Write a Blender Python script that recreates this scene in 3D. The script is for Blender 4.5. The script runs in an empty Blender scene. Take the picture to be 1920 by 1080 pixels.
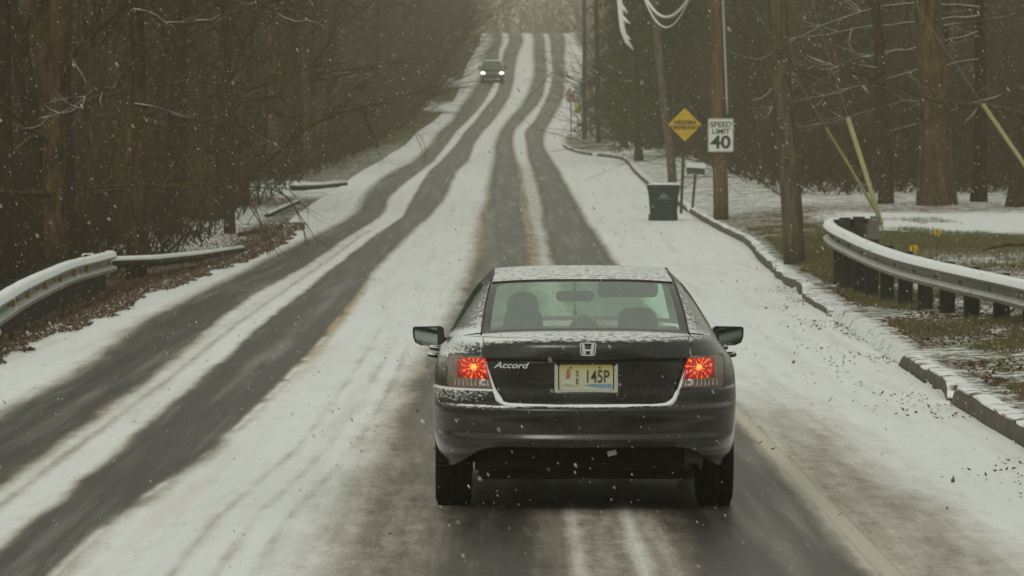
import bpy, bmesh, math, random
import numpy as np
from mathutils import Vector, Matrix
R = math.radians
rng = np.random.default_rng(7)
random.seed(7)

# ------------------------------------------------------------------ camera, sky, light
F, HC, YH, XV = 9300.0, 2.2, 287.0, 918.0        # focal length in photo pixels, lens height, horizon row, heading column
sc = bpy.context.scene
cd = bpy.data.cameras.new('camera'); cam = bpy.data.objects.new('camera', cd)
sc.collection.objects.link(cam); sc.camera = cam
cd.sensor_width = 36.0; cd.lens = 36.0 * F / 1920.0
cam.location = (0, 0, HC)
cam.rotation_euler = (R(90) - math.atan((540 - YH) / F), 0, -math.atan((960 - XV) / F))
cd.clip_start = 0.5; cd.clip_end = 6000
cd.dof.use_dof = True; cd.dof.focus_distance = 31.0; cd.dof.aperture_fstop = 12.0

wd = bpy.data.worlds.new('World'); sc.world = wd; wd.use_nodes = True
nt = wd.node_tree; nt.nodes.clear()
sky = nt.nodes.new('ShaderNodeTexSky'); sky.sky_type = 'NISHITA'; sky.sun_disc = False
sky.sun_elevation = R(38); sky.sun_rotation = R(200); sky.air_density = 1.5; sky.dust_density = 6.0
hsv = nt.nodes.new('ShaderNodeHueSaturation'); hsv.inputs['Saturation'].default_value = 0.12
tint = nt.nodes.new('ShaderNodeMix'); tint.data_type = 'RGBA'; tint.blend_type = 'MULTIPLY'
tint.inputs[0].default_value = 1.0; tint.inputs[7].default_value = (0.975, 1.0, 0.885, 1)
bg = nt.nodes.new('ShaderNodeBackground'); bg.inputs['Strength'].default_value = 0.085
wo = nt.nodes.new('ShaderNodeOutputWorld')
cloud = nt.nodes.new('ShaderNodeMix'); cloud.data_type = 'RGBA'; cloud.inputs[0].default_value = .7; cloud.inputs[7].default_value = (7.5, 7.5, 7.5, 1)   # even cloud deck over the sky
nt.links.new(sky.outputs[0], hsv.inputs['Color']); nt.links.new(hsv.outputs[0], cloud.inputs[6]); nt.links.new(cloud.outputs[2], tint.inputs[6])
nt.links.new(tint.outputs[2], bg.inputs['Color']); nt.links.new(bg.outputs[0], wo.inputs[0])
sl = bpy.data.lights.new('sun', 'SUN'); sl.energy = 0.7; sl.angle = R(25); sl.color = (1, 0.97, 0.9)
sun = bpy.data.objects.new('sun', sl); sc.collection.objects.link(sun)
sun.rotation_euler = (R(52), 0, R(-20))
sc.view_settings.view_transform = 'Standard'; sc.view_settings.look = 'None'
sc.view_settings.exposure = 0.04; sc.view_settings.gamma = 1.0
sc.cycles.max_bounces = 8; sc.cycles.transparent_max_bounces = 24
sc.cycles.volume_bounces = 1

# ------------------------------------------------------------------ helpers
def pchip(xs, ys):
    xs = np.asarray(xs, float); ys = np.asarray(ys, float)
    h = np.diff(xs); dl = np.diff(ys) / h
    m = np.zeros_like(xs); m[0] = dl[0]; m[-1] = dl[-1]
    for i in range(1, len(xs) - 1):
        if dl[i-1] * dl[i] > 0:
            w1 = 2*h[i] + h[i-1]; w2 = h[i] + 2*h[i-1]
            m[i] = (w1 + w2) / (w1/dl[i-1] + w2/dl[i])
    def f(x):
        x = np.clip(np.asarray(x, float), xs[0], xs[-1])
        i = np.clip(np.searchsorted(xs, x, side='right') - 1, 0, len(h) - 1)
        t = (x - xs[i]) / h[i]
        return ((2*t**3-3*t**2+1)*ys[i] + (t**3-2*t**2+t)*h[i]*m[i] + (-2*t**3+3*t**2)*ys[i+1] + (t**3-t**2)*h[i]*m[i+1])
    return f
def sstep(a, b, x):
    t = np.clip((np.asarray(x, float) - a) / (b - a), 0, 1); return t*t*(3-2*t)
_lat = np.random.default_rng(3).random((257, 257))
def vnoise(x, y):
    xi = np.floor(x).astype(int); yi = np.floor(y).astype(int); fx = x - xi; fy = y - yi
    fx = fx*fx*(3-2*fx); fy = fy*fy*(3-2*fy)
    a = _lat[xi % 256, yi % 256]; b = _lat[(xi+1) % 256, yi % 256]; c = _lat[xi % 256, (yi+1) % 256]; d = _lat[(xi+1) % 256, (yi+1) % 256]
    return (a*(1-fx)+b*fx)*(1-fy) + (c*(1-fx)+d*fx)*fy
def fbm(x, y, o=4):
    s = 0; a = .5
    for k in range(o): s = s + a*vnoise(x*2**k + 17*k, y*2**k + 31*k); a *= .5
    return s / (1 - .5**o)

def new_obj(name, me, parent=None):
    o = bpy.data.objects.new(name, me); sc.collection.objects.link(o)
    if parent is not None: o.parent = parent
    return o
def mesh(name, v, f, mats, parent=None, smooth=False, mi=None, attrs=None):
    me = bpy.data.meshes.new(name)
    v = np.asarray(v, dtype=np.float32).reshape(-1, 3)
    if isinstance(f, np.ndarray):
        n, k = f.shape
        me.vertices.add(len(v)); me.vertices.foreach_set('co', v.ravel())
        me.loops.add(n*k); me.loops.foreach_set('vertex_index', f.astype(np.int32).ravel())
        me.polygons.add(n); me.polygons.foreach_set('loop_start', np.arange(0, n*k, k, dtype=np.int32))
        me.polygons.foreach_set('loop_total', np.full(n, k, dtype=np.int32))
        me.update(calc_edges=True)
    else:
        me.from_pydata([tuple(map(float, p)) for p in v], [], [tuple(int(i) for i in q) for q in f]); me.update()
    if not isinstance(mats, (list, tuple)): mats = [mats]
    for m in mats: me.materials.append(m)
    if mi is not None: me.polygons.foreach_set('material_index', np.asarray(mi, dtype=np.int32))
    if smooth: me.polygons.foreach_set('use_smooth', np.ones(len(me.polygons), dtype=bool))
    if attrs:
        for k2, a in attrs.items():
            at = me.attributes.new(k2, 'FLOAT', 'POINT'); at.data.foreach_set('value', np.asarray(a, dtype=np.float32).ravel())
    me.update()
    return new_obj(name, me, parent)
def empty(name, loc, label, cat, group=None, rz=0):
    o = bpy.data.objects.new(name, None); sc.collection.objects.link(o); o.location = loc; o.rotation_euler = (0, 0, rz)
    o.empty_display_size = .3
    return tag(o, label, cat, group)
def tag(o, label, cat, group=None, kind=None):
    o['label'] = label; o['category'] = cat
    if group: o['group'] = group
    if kind: o['kind'] = kind
    return o
def struct(o): o['kind'] = 'structure'; return o

class MB:                                   # collects simple shapes into ONE mesh
    def __init__(s): s.v = []; s.f = []; s.m = []; s.mat = 0
    def add(s, v, f):
        n = len(s.v); s.v += [tuple(map(float, p)) for p in v]; s.f += [tuple(int(i)+n for i in q) for q in f]; s.m += [s.mat]*len(f); return s
    def box(s, x0, x1, y0, y1, z0, z1, M=None):
        v = [(x, y, z) for x in (x0, x1) for y in (y0, y1) for z in (z0, z1)]
        if M is not None: v = [tuple(M @ Vector(p)) for p in v]
        return s.add(v, [(0,1,3,2),(4,6,7,5),(0,4,5,1),(2,3,7,6),(0,2,6,4),(1,5,7,3)])
    def tube(s, pts, rad, k=8, cap=True):
        pts = [Vector(p) for p in pts]; n = len(pts)
        if not hasattr(rad, '__len__'): rad = [rad]*n
        v = []; f = []
        for i, p in enumerate(pts):
            t = (pts[min(i+1, n-1)] - pts[max(i-1, 0)]).normalized()
            a = Vector((0,0,1)) if abs(t.z) < .9 else Vector((1,0,0))
            u = t.cross(a).normalized(); w = t.cross(u)
            for j in range(k):
                c = 2*math.pi*j/k; v.append(p + (u*math.cos(c) + w*math.sin(c))*rad[i])
        for i in range(n-1):
            for j in range(k): f.append((i*k+j, i*k+(j+1)%k, (i+1)*k+(j+1)%k, (i+1)*k+j))
        if cap: f.append(tuple(range(k))[::-1]); f.append(tuple((n-1)*k+j for j in range(k)))
        return s.add(v, f)
    def prism(s, poly, y0, y1, plane='xz'):  # polygon in xz extruded along y
        n = len(poly)
        if plane == 'xz': v = [(a, y0, b) for a, b in poly] + [(a, y1, b) for a, b in poly]
        else: v = [(a, b, y0) for a, b in poly] + [(a, b, y1) for a, b in poly]
        f = [tuple(range(n)), tuple(range(2*n-1, n-1, -1))] + [(i, n+i, n+(i+1)%n, (i+1)%n) for i in range(n)]
        return s.add(v, f)
    def lathe(s, prof, c=(0,0,0), axis='z', k=24):
        v = []; f = []; n = len(prof)
        for r, h in prof:
            for j in range(k):
                a = 2*math.pi*j/k
                p = (r*math.cos(a), r*math.sin(a), h) if axis == 'z' else ((h, r*math.cos(a), r*math.sin(a)) if axis == 'x' else (r*math.cos(a), h, r*math.sin(a)))
                v.append((p[0]+c[0], p[1]+c[1], p[2]+c[2]))
        for i in range(n-1):
            for j in range(k): f.append((i*k+j, i*k+(j+1)%k, (i+1)*k+(j+1)%k, (i+1)*k+j))
        return s.add(v, f)
    def build(s, name, mats, parent=None, smooth=False, bevel=0, sub=0):
        o = mesh(name, s.v, s.f, mats, parent, smooth, mi=s.m)
        bm = bmesh.new(); bm.from_mesh(o.data); bmesh.ops.recalc_face_normals(bm, faces=bm.faces); bm.to_mesh(o.data); bm.free()
        if bevel:
            b = o.modifiers.new('b', 'BEVEL'); b.width = bevel; b.segments = 2; b.limit_method = 'ANGLE'
        if sub:
            b = o.modifiers.new('s', 'SUBSURF'); b.levels = sub; b.render_levels = sub
        return o

# ------------------------------------------------------------------ materials
class NM:
    def __init__(s, name):
        s.m = bpy.data.materials.new(name); s.m.use_nodes = True; s.t = s.m.node_tree
        s.b = s.t.nodes['Principled BSDF']; s.out = s.t.nodes['Material Output']
    def n(s, typ, **kw):
        nd = s.t.nodes.new(typ)
        for k, v in kw.items():
            if k in nd.inputs: nd.inputs[k].default_value = v
            else: setattr(nd, k, v)
        return nd
    def l(s, a, b): s.t.links.new(a, b)
    def coord(s, kind='Object', scale=(1,1,1)):
        tc = s.n('ShaderNodeTexCoord'); mp = s.n('ShaderNodeMapping'); mp.inputs['Scale'].default_value = scale
        s.l(tc.outputs[kind], mp.inputs[0]); return mp.outputs[0]
    def noise(s, vec, scale=5, detail=4, rough=.55):
        nd = s.n('ShaderNodeTexNoise'); nd.inputs['Scale'].default_value = scale; nd.inputs['Detail'].default_value = detail
        nd.inputs['Roughness'].default_value = rough; s.l(vec, nd.inputs['Vector']); return nd.outputs['Fac']
    def ramp(s, fac, stops):
        nd = s.n('ShaderNodeValToRGB'); cr = nd.color_ramp
        while len(cr.elements) < len(stops): cr.elements.new(.5)
        for e, (p, c) in zip(cr.elements, stops):
            e.position = p; e.color = (*c, 1) if len(c) == 3 else c
        s.l(fac, nd.inputs[0]); return nd.outputs[0]
    def math(s, op, a, b=0.0, clamp=False):
        nd = s.n('ShaderNodeMath', operation=op, use_clamp=clamp)
        for i, q in enumerate((a, b)):
            if isinstance(q, (int, float)): nd.inputs[i].default_value = q
            else: s.l(q, nd.inputs[i])
        return nd.outputs[0]
    def mix(s, fac, a, b):
        nd = s.n('ShaderNodeMix', data_type='RGBA')
        for i, q in ((0, fac), (6, a), (7, b)):
            if isinstance(q, (int, float)): nd.inputs[i].default_value = q
            elif isinstance(q, tuple): nd.inputs[i].default_value = (*q, 1)
            else: s.l(q, nd.inputs[i])
        return nd.outputs[2]
    def mrange(s, v, a, b):
        nd = s.n('ShaderNodeMapRange'); nd.interpolation_type = 'SMOOTHSTEP'
        nd.inputs[1].default_value = a; nd.inputs[2].default_value = b; s.l(v, nd.inputs[0]); return nd.outputs[0]
    def attr(s, name):
        nd = s.n('ShaderNodeAttribute', attribute_name=name); return nd.outputs['Fac']
    def nz(s):
        g = s.n('ShaderNodeNewGeometry'); sp = s.n('ShaderNodeSeparateXYZ'); s.l(g.outputs['Normal'], sp.inputs[0]); return sp.outputs[2]
    def bump(s, h, strength=.3, dist=.02):
        nd = s.n('ShaderNodeBump'); nd.inputs['Strength'].default_value = strength; nd.inputs['Distance'].default_value = dist
        s.l(h, nd.inputs['Height']); s.l(nd.outputs[0], s.b.inputs['Normal'])
    def base(s, c):
        if isinstance(c, tuple): s.b.inputs['Base Color'].default_value = (*c, 1)
        else: s.l(c, s.b.inputs['Base Color'])
        return s
    def set(s, **kw):
        for k, v in kw.items(): s.b.inputs[k.replace('_', ' ')].default_value = v
        return s

SNOW = (.78, .80, .80)
def m_road():
    a = NM('snowy_asphalt'); w = a.coord('Object')
    ws = a.coord('Object', (3.0, .16, 1))                      # streaks along the lane
    cov = a.attr('cover')
    wl = a.coord('Object', (1, .22, 1)); n1 = a.noise(wl, 8, 6, .65); n2 = a.noise(ws, 2.2, 5, .6); n3 = a.noise(w, .35, 3)
    n5 = a.noise(wl, 36, 4, .7); c = a.math('ADD', cov, a.math('ADD', a.math('MULTIPLY', a.math('SUBTRACT', n1, .5), .40), a.math('MULTIPLY', a.math('SUBTRACT', n5, .5), .30)))
    c = a.math('ADD', c, a.math('MULTIPLY', a.math('SUBTRACT', n2, .5), .48))
    c = a.math('ADD', c, a.math('MULTIPLY', a.math('SUBTRACT', n3, .5), .16))
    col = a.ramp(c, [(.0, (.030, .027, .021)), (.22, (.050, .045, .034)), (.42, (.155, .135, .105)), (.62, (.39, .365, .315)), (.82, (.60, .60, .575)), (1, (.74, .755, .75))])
    col = a.mix(a.math('MULTIPLY', a.mrange(a.noise(a.coord('Object', (2.2, .05, 1)), 1.6, 5, .65), .46, .72), .30), col, (.44, .43, .39))
    yl = a.math('MULTIPLY', a.attr('yellow'), a.math('SUBTRACT', 1.15, a.mrange(c, .35, 1.15)), True)
    yl = a.math('MULTIPLY', yl, a.math('MULTIPLY', a.mrange(n2, .30, .60), .85))
    col = a.mix(yl, col, (.52, .38, .17))
    wh = a.math('MULTIPLY', a.attr('white'), a.mrange(a.noise(w, 12, 4), .12, .36))
    col = a.mix(wh, col, (.47, .45, .36))
    a.base(col)
    a.l(a.ramp(c, [(.1, (.38,)*3), (.5, (.62,)*3), (.9, (.85,)*3)]), a.b.inputs['Roughness'])
    a.bump(a.math('ADD', a.math('MULTIPLY', n1, .5), a.math('MULTIPLY', c, .8)), .35, .02)
    a.set(IOR=1.33); a.b.inputs['Specular IOR Level'].default_value = .25
    return a.m
def m_ground():
    a = NM('verge_ground'); w = a.coord('Object')
    n1 = a.noise(w, 1.6, 8, .72); n2 = a.noise(w, 9, 5, .7); n3 = a.noise(w, .5, 4); n4 = a.noise(w, 28, 3, .6)
    leaf = a.ramp(n2, [(.25, (.035, .023, .014)), (.5, (.10, .064, .036)), (.68, (.17, .115, .068)), (.8, (.2, .15, .10))])
    grass = a.ramp(n4, [(.3, (.042, .043, .014)), (.55, (.105, .100, .036)), (.75, (.20, .17, .08))])
    g = a.math('ADD', a.attr('green'), a.math('MULTIPLY', a.math('SUBTRACT', n3, .5), 1.0))
    col = a.mix(a.mrange(g, .40, .62), leaf, grass)
    sn = a.math('ADD', a.attr('cover'), a.math('MULTIPLY', a.math('SUBTRACT', n1, .5), 1.1))
    sn = a.math('ADD', sn, a.math('MULTIPLY', a.math('SUBTRACT', n2, .5), 1.5))
    col = a.mix(a.mrange(sn, .44, .62), col, (.70, .72, .71))
    a.base(col).set(Roughness=.9); a.b.inputs['Specular IOR Level'].default_value = .1
    a.bump(n2, .6, .05)
    return a.m
def m_bark(name, dark, light, snow=0.0, vs=.25, sc_=9):
    a = NM(name); w = a.coord('Object', (1, 1, vs)); n = a.noise(w, sc_, 6, .65)
    col = a.ramp(n, [(.3, dark), (.7, light)])
    oi = a.n('ShaderNodeObjectInfo')
    v = a.n('ShaderNodeHueSaturation'); a.l(col, v.inputs['Color'])
    a.l(a.math('ADD', a.math('MULTIPLY', oi.outputs['Random'], .95), .48), v.inputs['Value']); col = v.outputs[0]
    if snow:
        w2 = a.coord('Object'); n2 = a.noise(w2, 1.1, 3)
        k = a.math('MULTIPLY', a.mrange(a.nz(), .35, .8), a.mrange(a.math('ADD', n2, (snow-.5)*.6), .47, .6))
        col = a.mix(k, col, (.55, .56, .52))
    a.base(col).set(Roughness=.92); a.b.inputs['Specular IOR Level'].default_value = .1; a.bump(n, .8, .03)
    return a.m
def m_simple(name, c, rough=.6, metal=0.0, var=.25, scale=12, snow=0.0, bump=0.0, **kw):
    a = NM(name); w = a.coord('Object'); n = a.noise(w, scale, 5, .6)
    col = a.ramp(n, [(.25, tuple(q*(1-var) for q in c)), (.75, tuple(min(1, q*(1+var)) for q in c))])
    if snow:
        n2 = a.noise(w, 7, 4); k = a.math('MULTIPLY', a.mrange(a.nz(), .45, .85), a.mrange(a.math('ADD', n2, snow - .5), .35, .55))
        col = a.mix(k, col, SNOW)
    a.base(col).set(Roughness=rough, Metallic=metal)
    if rough > .78: a.b.inputs['Specular IOR Level'].default_value = .12
    if bump: a.bump(n, bump, .01)
    for k, v in kw.items(): a.b.inputs[k.replace('_', ' ')].default_value = v
    return a.m
def m_emit(name, c, s, base=(.8,.8,.8)):
    a = NM(name); a.base(base).set(Roughness=.3); a.b.inputs['Emission Color'].default_value = (*c, 1); a.b.inputs['Emission Strength'].default_value = s
    return a.m

M_road = m_road(); M_ground = m_ground()
M_bark = m_bark('woods_bark', (.013, .008, .003), (.112, .072, .030), .0)
M_barks = m_bark('woods_bark_snowy', (.020, .014, .006), (.085, .062, .034), .5)
M_twig = m_simple('twig_bark', (.066, .043, .018), .95, var=.75, scale=1.0)
M_twig_dark = m_simple('dark_brush_bark', (.040, .025, .009), .95, var=.6, scale=1.0)
M_pole = m_bark('pole_wood', (.045, .036, .022), (.16, .13, .085), 0, .12, 14)
M_pole_wet = m_bark('pole_wood_orange', (.04, .027, .013), (.125, .082, .042), 0, .1, 12)
M_needle = m_simple('needles', (.050, .062, .018), .8, var=.5, scale=2)
M_snow = m_simple('fresh_snow', (.78, .80, .80), .9, var=.05, scale=30, bump=.4)
M_galv = m_simple('weathered_galvanised_steel', (.17, .158, .12), .55, .35, var=.35, scale=5)
def m_rail():
    a = NM('pale_topped_rail_steel'); w = a.coord('Object'); n = a.noise(w, 5, 5, .65); n2 = a.noise(w, 16, 4)
    col = a.ramp(n, [(.3, (.085, .075, .052)), (.55, (.16, .148, .11)), (.75, (.20, .17, .12))])
    col = a.mix(a.math('MULTIPLY', a.mrange(a.nz(), .30, .75), a.mrange(n2, .25, .5)), col, (.52, .53, .49)); a.base(col).set(Roughness=.6, Metallic=.2); return a.m  # upward-facing faces of the rail mixed paler
M_rail = m_rail()
M_post = m_simple('dark_timber', (.035, .032, .026), .9, var=.4, scale=9)
M_kerb = None

# ------------------------------------------------------------------ road geometry read from the photo, turned into metres
zf = pchip([-60, 0, 98, 110, 125, 150, 177, 205, 255, 305, 335, 370, 400, 430, 460, 480, 500, 520, 560, 640, 760, 1500],
           [0, 0, 0, .04, .13, .40, .98, 1.38, 1.95, 2.75, 3.75, 5.6, 7.5, 9.6, 12.0, 13.5, 14.2, 14.1, 11.5, 6, 9, 34])
def RZ(d): return zf(d)
_ds = np.linspace(14, 505, 6000); _ys = YH + F*(HC - RZ(_ds))/_ds
def d_of_y(y):
    i = np.argmax(_ys <= y); return float(_ds[i])
rows = [ # y, L0, A1, A2, B1, B2, C1, C2, D1, D2, R0   (photo pixels)
 (495, 425, 487, 579, 637, 712, 890, 997, 1040, 1153, None),
 (450, 525, 575, 642, 692, 754, 897, 993, 1028, 1123, None),
 (400, 575, 668, 716, 760, 808, 905, 983, 1020, 1090, 1293),
 (375, 610, 683, 727, 773, 830, 915, 980, 1017, 1077, 1256),
 (350, 650, 700, 750, 787, 842, 918, 975, 1010, 1062, 1217),
 (325, 683, 733, 782, 803, 853, 922, 973, 1003, 1050, 1190),
 (300, 725, 780, 813, 830, 877, 928, 967, 993, 1033, 1166),
 (288, 742, 792, 823, 840, 882, 929, 964, 990, 1026, 1085),
 (275, 763, 806, 834, 852, 886, 929, 961, 989, 1019, 1056),
 (250, 787, 822, 852, 870, 902, 937, 962, 985, 1020, 1053),
 (225, 822, 850, 877, 893, 925, 954, 981, 1004, 1033, 1066),
 (200, 848, 866, 900, 912, 943, 977, 1004, 1018, 1048, 1072),
 (175, 864, 885, 916, 931, 956, 991, 1018, 1029, 1056, 1081),
 (150, 872, 900, 928, 939, 962, 1000, 1022, 1036, 1057, 1090),
 (125, 880, 906, 933, 942, 965, 1003, 1024, 1037, 1056, 1092),
 (100, 893, 910, 934, 945, 970, 1001, 1022, 1034, 1057, 1090),
 (75, 906, 925, 941, 955, 979, 1002, 1020, 1032, 1058, 1078)]
near = [ # d, L0..R0 in metres
 (-60, -5.5, -4.25, -3.25, -2.72, -2.35, -.98, .32, 1.12, 2.00, 3.9),
 (28, -5.5, -4.20, -3.25, -2.72, -2.28, -.95, .32, 1.12, 2.00, 3.95),
 (38, -5.4, -4.10, -3.30, -2.76, -2.05, -.85, .38, 1.12, 2.02, 4.0),
 (49.5, -5.4, -4.12, -3.34, -2.80, -1.98, -.70, .45, 1.15, 2.08, 4.2),
 (65, -5.37, -4.5, -3.57, -2.92, -1.97, -.5, .55, 1.18, 2.2, 4.55),
 (78, -5.45, -4.52, -3.67, -2.94, -2.07, -.4, .68, 1.22, 2.35, 4.85)]
tab = [list(r) for r in near]
R0fix = pchip([78, 88, 98, 118, 154], [4.85, 5.1, 5.4, 6.0, 6.2])
for r in rows:
    d = d_of_y(r[0]); s = F/d
    vals = [(p - XV)/s if p is not None else float(R0fix(d)) for p in r[1:]]
    tab.append([d] + vals)
tab.append([560] + tab[-1][1:]); tab.append([1500] + tab[-1][1:])
tab = np.array(tab)
LN = {k: pchip(tab[:, 0], tab[:, i+1]) for i, k in enumerate(['L0', 'A1', 'A2', 'B1', 'B2', 'C1', 'C2', 'D1', 'D2', 'R0'])}
EDGE_L = lambda d: LN['L0'](d); EDGE_R = lambda d: LN['R0'](d)
def TZ(x, d):
    x = np.asarray(x, float); d = np.asarray(d, float)
    zr = RZ(d); l = EDGE_L(d); r = EDGE_R(d)
    ul = l - x; ur = x - r
    offl = -.03 - .22*sstep(.2, 2.2, ul)*(1 - sstep(90, 140, d)) + .15*sstep(1, 4, ul)*sstep(120, 200, d) + .035*np.maximum(ul - 10, 0) + .10*(fbm(x*.5, d*.2) - .5)*sstep(0, 1.5, ul)
    offr = .13 + .24*sstep(.3, 3.5, ur) + .012*np.maximum(ur - 8, 0) + .03*np.maximum(ur - 40, 0) + .16*(fbm(x*.45+9, d*.22) - .5)*sstep(.3, 2, ur)
    offr = offr * sstep(.0, .10, ur) + -.03*(1 - sstep(.0, .10, ur))
    o = np.where(ul > 0, offl, np.where(ur > 0, offr, -.05))
    return zr + np.clip(o, -1, 22)
def W(px, py, d): return ((px - XV)*d/F, d, HC - (py - YH)*d/F)
def gnd(px, py, d0=22, d1=495):             # the point of the ground seen at a photo pixel
    ds = np.linspace(d0, d1, 4000); x = (px - XV)*ds/F; y = YH + F*(HC - TZ(x, ds))/ds
    i = int(np.argmax(y <= py)); d = float(ds[i]); return (float(x[i]), d, float(TZ(x[i], d)))

dr = [-50, -30, -10, 5]
q = 14.0
while q < 600: dr.append(q); q *= 1.0105 if q < 100 else 1.0075
dr = np.array(dr + [640, 700, 800, 950, 1150, 1300])

# ---- the road: one sheet with a snow-cover value per vertex
NC = 330
dd, tt = np.meshgrid(dr, np.linspace(0, 1, NC), indexing='ij')
xl = EDGE_L(dd) - .25; xr = EDGE_R(dd) - .005
xx = xl + (xr - xl)*tt
zz = RZ(dd) + .012*(fbm(xx*1.2, dd*.25) - .5)
soft = np.clip(.10 + dd*.0009, .1, .5) + .45*sstep(380, 480, dd)
def band(a, b, s1, s2):
    A = LN[a](dd); B = LN[b](dd); wob = .10*(fbm(dd*.11 + ord(a[0]), xx*0+1.3) - .5)*(dd < 200) + .07*(fbm(dd*.9, xx*0+ord(b[0])) - .5)*(dd < 120)
    return sstep(-s1, s1, xx - A - wob)*(1 - sstep(-s2, s2, xx - B - wob))
tA = band('A1', 'A2', .45*soft/.2*.5+.12, .10+soft*.3); tB = band('B1', 'B2', .08+soft*.2, .13+soft*.35)
tC = band('C1', 'C2', .30+soft*.3, .22+soft*.3); tD = band('D1', 'D2', .12+soft*.3, .15+soft*.4)
nearf = 1 - sstep(60, 95, dd)
cov = np.ones_like(xx)*1.02
cov -= 1.0*np.maximum(tA, tB)
cov -= (.95 - .42*(1-sstep(31, 50, dd)))*tC
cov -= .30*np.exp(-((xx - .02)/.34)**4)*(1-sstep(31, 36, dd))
cov -= .98*tD
# thin slush in our own lane between the tracks near the camera, grey shoulder slush right of the edge line
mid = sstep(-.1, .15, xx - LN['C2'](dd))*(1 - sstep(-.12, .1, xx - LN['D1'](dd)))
cov -= mid*.30*sstep(30.4, 31.6, dd)*(1-sstep(44, 60, dd))  # cover lowered under and ahead of the car, painting its shade into the road
cov -= mid*(.42*nearf + .25*(1-nearf)*(1-sstep(200, 260, dd)) )
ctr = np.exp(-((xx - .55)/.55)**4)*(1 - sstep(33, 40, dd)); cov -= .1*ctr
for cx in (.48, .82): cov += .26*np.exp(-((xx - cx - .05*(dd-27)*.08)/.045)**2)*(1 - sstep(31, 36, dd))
sh = sstep(2.1, 2.2, xx)*(1 - sstep(2.45, 3.15, xx + .25*(fbm(dd*.2, xx*0) - .5))); cov -= .42*sh*(1 - sstep(36, 52, dd))
# opposite lane: dirty strip beside the ridge, and fine tyre lines in the centre snow
cov -= .30*np.exp(-((xx - LN['B1'](dd) + .33)/.05)**2)*(dd < 130) + .14*np.exp(-((xx - LN['B1'](dd) + .46)/.10)**2)*(dd < 130)
for k, a in ((.62, .30), (.85, .24), (1.05, .26)): cov -= a*np.exp(-((xx - LN['B2'](dd) - k)/.035)**2)*(1-sstep(45, 75, dd))*(.35+.65*sstep(.3, .6, fbm(dd*.5+k*9, xx*0)))
cov += .35*np.exp(-((xx - LN['B2'](dd) - .0)/.03)**2)*(dd < 60)*sstep(.38, .5, fbm(dd*.5, xx*0+5))
ycf = pchip([-60, 20, 28.7, 33.4, 40, 50, 65, 82], [-2.1, -2.1, -2.0, -1.92, -1.79, -1.84, -1.97, -2.0])
yel = np.exp(-((xx - ycf(dd) + (dd > 82)*100)/.065)**4)*(.45 + .55*sstep(.35, .6, fbm(dd*.25, xx*0+2)))
yel += .0
wht = np.exp(-((xx - 2.10)/.066)**8)*(1 - sstep(46, 60, dd))*(dd < 60)
cov = np.where((wht > .5), np.minimum(cov, .35), cov)
tan = np.exp(-((xx - LN['C2'](dd))/.10)**2)*sstep(75, 95, dd)*(1-sstep(150, 190, dd)) + .6*np.exp(-((xx - LN['C1'](dd)-.1)/.2)**2)*sstep(90, 110, dd)*(1-sstep(140, 170, dd))
yel = np.clip(yel + .55*tan, 0, 1)
nr = len(dr); idx = np.arange(nr*NC).reshape(nr, NC)
faces = np.stack([idx[:-1, :-1], idx[:-1, 1:], idx[1:, 1:], idx[1:, :-1]], -1).reshape(-1, 4)
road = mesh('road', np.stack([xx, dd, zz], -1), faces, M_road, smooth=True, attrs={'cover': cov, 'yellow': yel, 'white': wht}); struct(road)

# ---- the ground: one sheet
offs = np.concatenate([np.linspace(0, .5, 6), np.linspace(.65, 4, 20), np.linspace(4.4, 14, 24), np.geomspace(15, 360, 26)])
cl = len(offs)
tl = np.concatenate([-offs[::-1], [0.0], offs])      # signed: left | road | right
d2, _ = np.meshgrid(dr, tl, indexing='ij')
XL = EDGE_L(dr)[:, None] - offs[::-1][None, :]; XR = EDGE_R(dr)[:, None] + offs[None, :]
X2 = np.concatenate([XL, (EDGE_L(dr)[:, None] + EDGE_R(dr)[:, None])/2, XR], 1)
Z2 = TZ(X2, d2); Z2[:, cl-1] = RZ(dr) - .05
nc2 = X2.shape[1]
ul = np.maximum(EDGE_L(d2) - X2, 0); ur = np.maximum(X2 - EDGE_R(d2), 0); left = X2 < EDGE_L(d2) + 1e-6
cv = np.zeros_like(X2); gr = np.zeros_like(X2)
# left verge: leaves with snow patches; driveway snow far away
cl_ = .22 + .25*(1-sstep(0, .35, ul)) + .22*sstep(85, 115, d2)*(1 - sstep(.5, 5, ul)) - .12*sstep(5, 12, ul)
cl_ += .65*np.exp(-((d2-176)/9)**4)*np.exp(-((ul-1.9)/1.6)**4) + .35*sstep(112, 120, d2)*(1-sstep(150, 160, d2))*sstep(.8, 1.5, ul)*(1-sstep(4, 8, ul))
cl_ += .9*np.exp(-((d2-372)/7)**4)*(ul < 9) + .9*np.exp(-((d2-408)/6)**4)*(ul < 8) - .25*sstep(300, 330, d2)
gl_ = .15 + .55*sstep(180, 210, d2)*(1 - sstep(2, 4, ul))
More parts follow.
